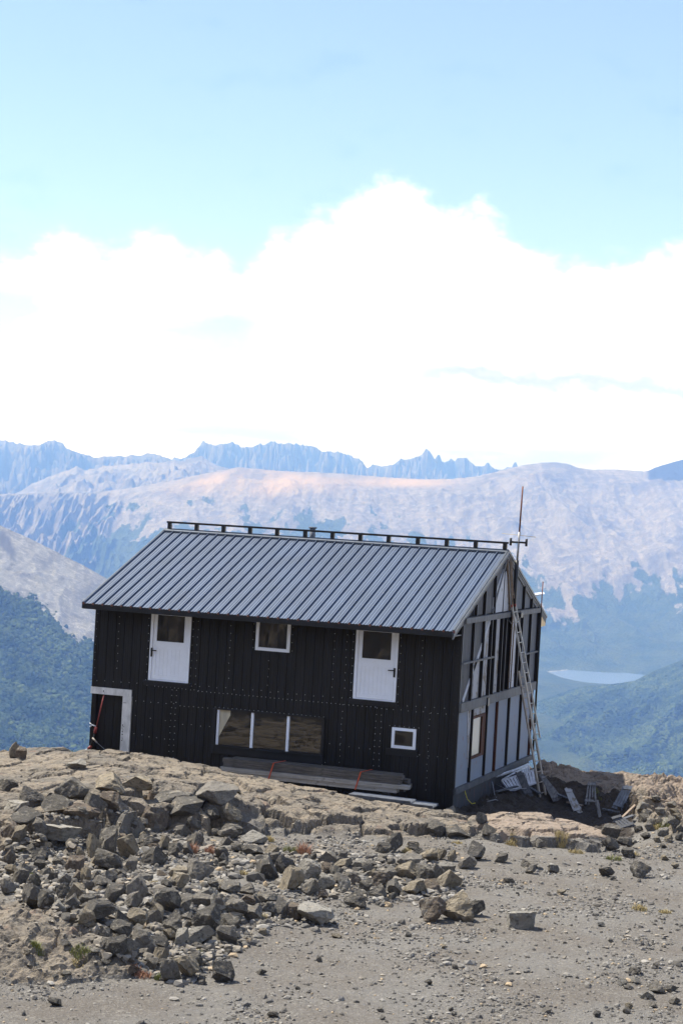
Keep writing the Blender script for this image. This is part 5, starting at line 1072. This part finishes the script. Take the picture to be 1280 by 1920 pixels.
# rubble too small and too many to count, one heap of it between the stones
RB = []
for i in range(10):
    r = np.random.default_rng(500 + i); V = IV2.copy()
    for _ in range(10):
        n = r.normal(size=3); n /= np.linalg.norm(n); d = r.uniform(.36, .72); s_v = V @ n; V = V - np.outer(np.maximum(s_v - d, 0), n) * .98
    RB.append(V / np.abs(V).max())
bv, bt, bn = [], [], 0
while bn < 2900:
    px, py = random.uniform(-40, 1260), random.uniform(1545, 1850)
    inn = inpoly(px, py, heapL) or inpoly(px, py, heapM)
    if not inn and not (random.random() < .09): continue
    P = hit(px, py); sz = (.03 + .085 * random.random() ** 1.8) if inn else random.uniform(.02, .05); V = RB[bn % 10] * np.array([sz * random.uniform(.8, 1.3), sz * random.uniform(.8, 1.2), sz * random.uniform(.5, .95)])
    t = random.uniform(0, 6.28); c_, s_v = math.cos(t), math.sin(t); V = np.stack([V[:, 0] * c_ - V[:, 1] * s_v, V[:, 0] * s_v + V[:, 1] * c_, V[:, 2]], -1) + P + np.array([0, 0, sz * random.uniform(.1, .5)])
    bv.append(V); bt.append(IT2 + bn * len(IV2)); bn += 1
mrb = Mat('rubble'); c = mrb.mix(mrb.ramp(mrb.attr('tint'), 0, 1, False), (.075, .07, .064), (.30, .265, .22)); c = mrb.mix(mrb.math('MULTIPLY', mrb.ramp(mrb.noise(9, 8, .7), .45, .65), .6), c, (.13, .12, .105)); MT['rubble'] = mrb.done(c, .92, mrb.bump(mrb.noise(30, 6, .7), .6, .02), 0, .2)
ro = tri_obj('rubble', np.concatenate(bv), np.concatenate(bt), MT['rubble'], {'tint': np.repeat(rng.random(bn), len(IV2))}); tag(ro, 'broken grey rubble filling the gaps of the stone heaps', 'rubble', None, 'stuff')
# ------------------------------------------------------------------ gravel
def gravel(n, gen):
    pts = gen(n); x, y = pts[:, 0], pts[:, 1]; dx, dy = x - CAM[0], y - CAM[1]; q = dx * Fh[0] + dy * Fh[1]; a = (dx * Rh[0] + dy * Rh[1]) / q
    xi = np.clip(np.searchsorted(xs, x) - 1, 0, len(xs) - 2); yi = np.clip(np.searchsorted(ys, y) - 1, 0, len(ys) - 2); z = GZ[yi, xi]; rk = GR[yi, xi]
    dens = S(fbm(x * .45, y * .45, 301, 5), -.1, .4) * .9 + .1
    keep = (rk < .45) & (rng.random(len(x)) < dens); return x[keep], y[keep], z[keep], a[keep], q[keep]
def gen(n):
    a = rng.uniform(-.24, .25, n); q = np.sqrt(rng.uniform(27 ** 2, 49.5 ** 2, n)); return np.stack([CAM[0] + q * (Fh[0] + a * Rh[0]), CAM[1] + q * (Fh[1] + a * Rh[1])], -1)
gx, gy, gz_, ga, gq = gravel(122000, gen)
hm_ = []
while len(hm_) < 3600:
    px, py = random.uniform(0, 900), random.uniform(1555, 1850)
    if inpoly(px, py, heapL) or inpoly(px, py, heapM): p_ = atz(px, py, .1); hm_.append((p_[0], p_[1], ground_z(p_[0], p_[1])))
hm_ = np.array(hm_); nH = len(hm_); gx, gy, gz_ = np.concatenate([gx, hm_[:, 0]]), np.concatenate([gy, hm_[:, 1]]), np.concatenate([gz_, hm_[:, 2]])
nG = len(gx); size = .007 + .028 * rng.random(nG) ** 4.5; size[-nH:] = rng.uniform(.025, .075, nH)
clus = S(fbm(gx * .4 + 3, gy * .4, 311, 3), .05, .4); size = size * (1 + 1.0 * clus * (rng.random(nG) < .25))
size = np.where(rng.random(nG) < .008, size + rng.uniform(.02, .045, nG), size)
Vb = np.repeat(IV[None], nG, 0) * (1 + rng.uniform(-.3, .3, (nG, 12, 1))) * size[:, None, None] * rng.uniform(.6, 1.4, (nG, 1, 3)) * np.array([1.15, 1.15, .8])
th = rng.uniform(0, 6.28, nG); cs, sn = np.cos(th)[:, None], np.sin(th)[:, None]
Vr = np.stack([Vb[..., 0] * cs - Vb[..., 1] * sn, Vb[..., 0] * sn + Vb[..., 1] * cs, Vb[..., 2]], -1) + np.stack([gx, gy, gz_ + size * .25], -1)[:, None, :]
mg = Mat('gravel'); tv_ = mg.attr('tint'); c = mg.mix(mg.ramp(tv_, 0, 1, False), (.075, .07, .065), (.265, .25, .228)); c = mg.mix(mg.math('GREATER_THAN', mg.attr('tan'), .95), c, (.32, .25, .17))
MT['gravel'] = mg.done(c, .9, None, 0, .2)
go = tri_obj('gravel', Vr.reshape(-1, 3), (IT[None] + (np.arange(nG) * 12)[:, None, None]).reshape(-1, 3), MT['gravel'], {'tint': np.repeat(rng.random(nG) ** 1.5, 12), 'tan': np.repeat(rng.random(nG), 12)})
tag(go, 'loose grey volcanic gravel scattered over the dirt', 'gravel', None, 'stuff')
# ------------------------------------------------------------------ tufts of alpine grass
def tuft_mat(name, c1, c2):
    m = Mat(name); return m.done(m.mix(m.noise(9, 4, .6), c1, c2), .8, None, 0, .2)
TM = {'green': tuft_mat('green_grass', (.09, .11, .03), (.24, .24, .09)), 'straw': tuft_mat('straw_grass', (.34, .27, .13), (.46, .38, .20)), 'reddish': tuft_mat('reddish_plant', (.24, .09, .07), (.40, .26, .16))}
def tuft(px, py, w_, h_, kind, label):
    P = hit(px, py); q = aq(P)[1]; W = w_ / F_PX * q; H = h_ / F_PX * q; m = MB(); r = random.Random(int(px * 7 + py))
    n = int(120 + W * 260)
    for _ in range(n):
        a = r.uniform(0, 6.283); rad = math.sqrt(r.random()) * W / 2; x, y = P[0] + rad * math.cos(a), P[1] + rad * .7 * math.sin(a); z = float(ground_z(x, y)) - .01
        l = H * r.uniform(.45, 1.0) * (1.1 - rad / W); d = r.uniform(0, 6.283); ln = r.uniform(.1, .8) * l; bw_ = r.uniform(.003, .006)
        t = Vector((x + ln * math.cos(d), y + ln * math.sin(d), z + l)); b1 = Vector((x - bw_ * math.sin(d), y + bw_ * math.cos(d), z)); b2 = Vector((x + bw_ * math.sin(d), y - bw_ * math.cos(d), z)); mid = (b1 + b2) / 2 * .45 + t * .55 + Vector((0, 0, l * .15))
        m.add([b1, b2, mid + (b2 - b1) * .4, mid - (b2 - b1) * .4, t], [(0, 1, 2, 3), (3, 2, 4)])
    return tag(m.build('grass_tuft', TM[kind], None, (P[0], P[1], P[2])), label, 'grass tuft')
TU = [(1052, 1585, 26, 22, 'straw', 'yellow tuft under the middle of the pale slab'), (1080, 1600, 30, 12, 'straw', 'flat yellow tuft in front of the pale slab'), (958, 1585, 22, 14, 'straw', 'small straw tuft at the left end of the pale slab'), (1150, 1612, 32, 12, 'green', 'low green tuft beside the dark rock at the upper right'), (1185, 1605, 26, 12, 'straw', 'straw tuft between the slab end and the right edge'), (1197, 1707, 30, 16, 'straw', 'straw tuft alone on the gravel at the right'), (1245, 1712, 24, 10, 'straw', 'small straw tuft near the right edge of the gravel'),
      (1250, 1545, 42, 18, 'green', 'green tuft on the rocky bank at the right edge'), (1225, 1555, 26, 14, 'straw', 'straw tuft on the rocky bank at the right'), (1120, 1502, 20, 10, 'green', 'bright green tuft between the upright boards'), (545, 1600, 34, 20, 'green', 'green tuft with long blades behind the middle heap'), (568, 1602, 34, 30, 'reddish', 'reddish plant beside the green tuft behind the middle heap'), (505, 1578, 20, 16, 'straw', 'straw tuft under the left part of the ledge'), (645, 1622, 24, 12, 'green', 'small green tuft in the middle of the bare strip'), (762, 1600, 18, 14, 'straw', 'straw tuft right of the tall dark rock'), (856, 1582, 22, 8, 'straw', 'flat straw tuft below the ledge right of centre'),
      (360, 1600, 22, 26, 'reddish', 'reddish plant in the upper left heap'), (395, 1602, 22, 22, 'reddish', 'reddish plant right of the other one in the upper heap'), (36, 1595, 30, 10, 'green', 'green tuft near the left edge under the ledge'), (495, 1728, 16, 20, 'straw', 'orange straw tuft in front of the left heap'), (290, 1660, 26, 14, 'straw', 'dry tuft in the middle of the left heap'), (70, 1778, 28, 18, 'green', 'pale green tuft on the lower left mound'), (150, 1795, 40, 18, 'green', 'green cushion at the foot of the lower left mound'), (265, 1832, 46, 18, 'reddish', 'reddish low plant in front of the left heap'), (300, 1838, 22, 18, 'green', 'bright green tuft left of the front boulders'), (145, 1812, 26, 8, 'straw', 'yellow moss patch below the lower left mound'), (455, 1640, 20, 12, 'straw', 'dry tuft between the two heaps'), (50, 1640, 24, 10, 'green', 'thin green tuft above the small brown rock'), (375, 1785, 20, 8, 'green', 'green sprig at the foot of the left heap')]
for t in TU: tuft(*t)


# ------------------------------------------------------------------ air
hz = MB().box((-14000, -1200, -900), (6000, 28500, 1250)).build('haze', []) if False else None
hm = bpy.data.materials.new('haze'); hm.use_nodes = True; hn = hm.node_tree; hn.nodes.clear()
ho = hn.nodes.new('ShaderNodeOutputMaterial'); pv = hn.nodes.new('ShaderNodeVolumePrincipled'); hn.links.new(pv.outputs[0], ho.inputs['Volume'])
pv.inputs['Color'].default_value = (.19, .37, 1.0, 1); pv.inputs['Density'].default_value = 7.7e-5; pv.inputs['Absorption Color'].default_value = (1, 1, 1, 1); pv.inputs['Anisotropy'].default_value = 0.0
b_ = MB().box((-22000, -1500, -960), (15000, 30000, 1500)); hz = b_.build('haze', hm); tag(hz, 'thin blue mountain haze between the hut and the far ranges', 'haze', None, 'stuff')
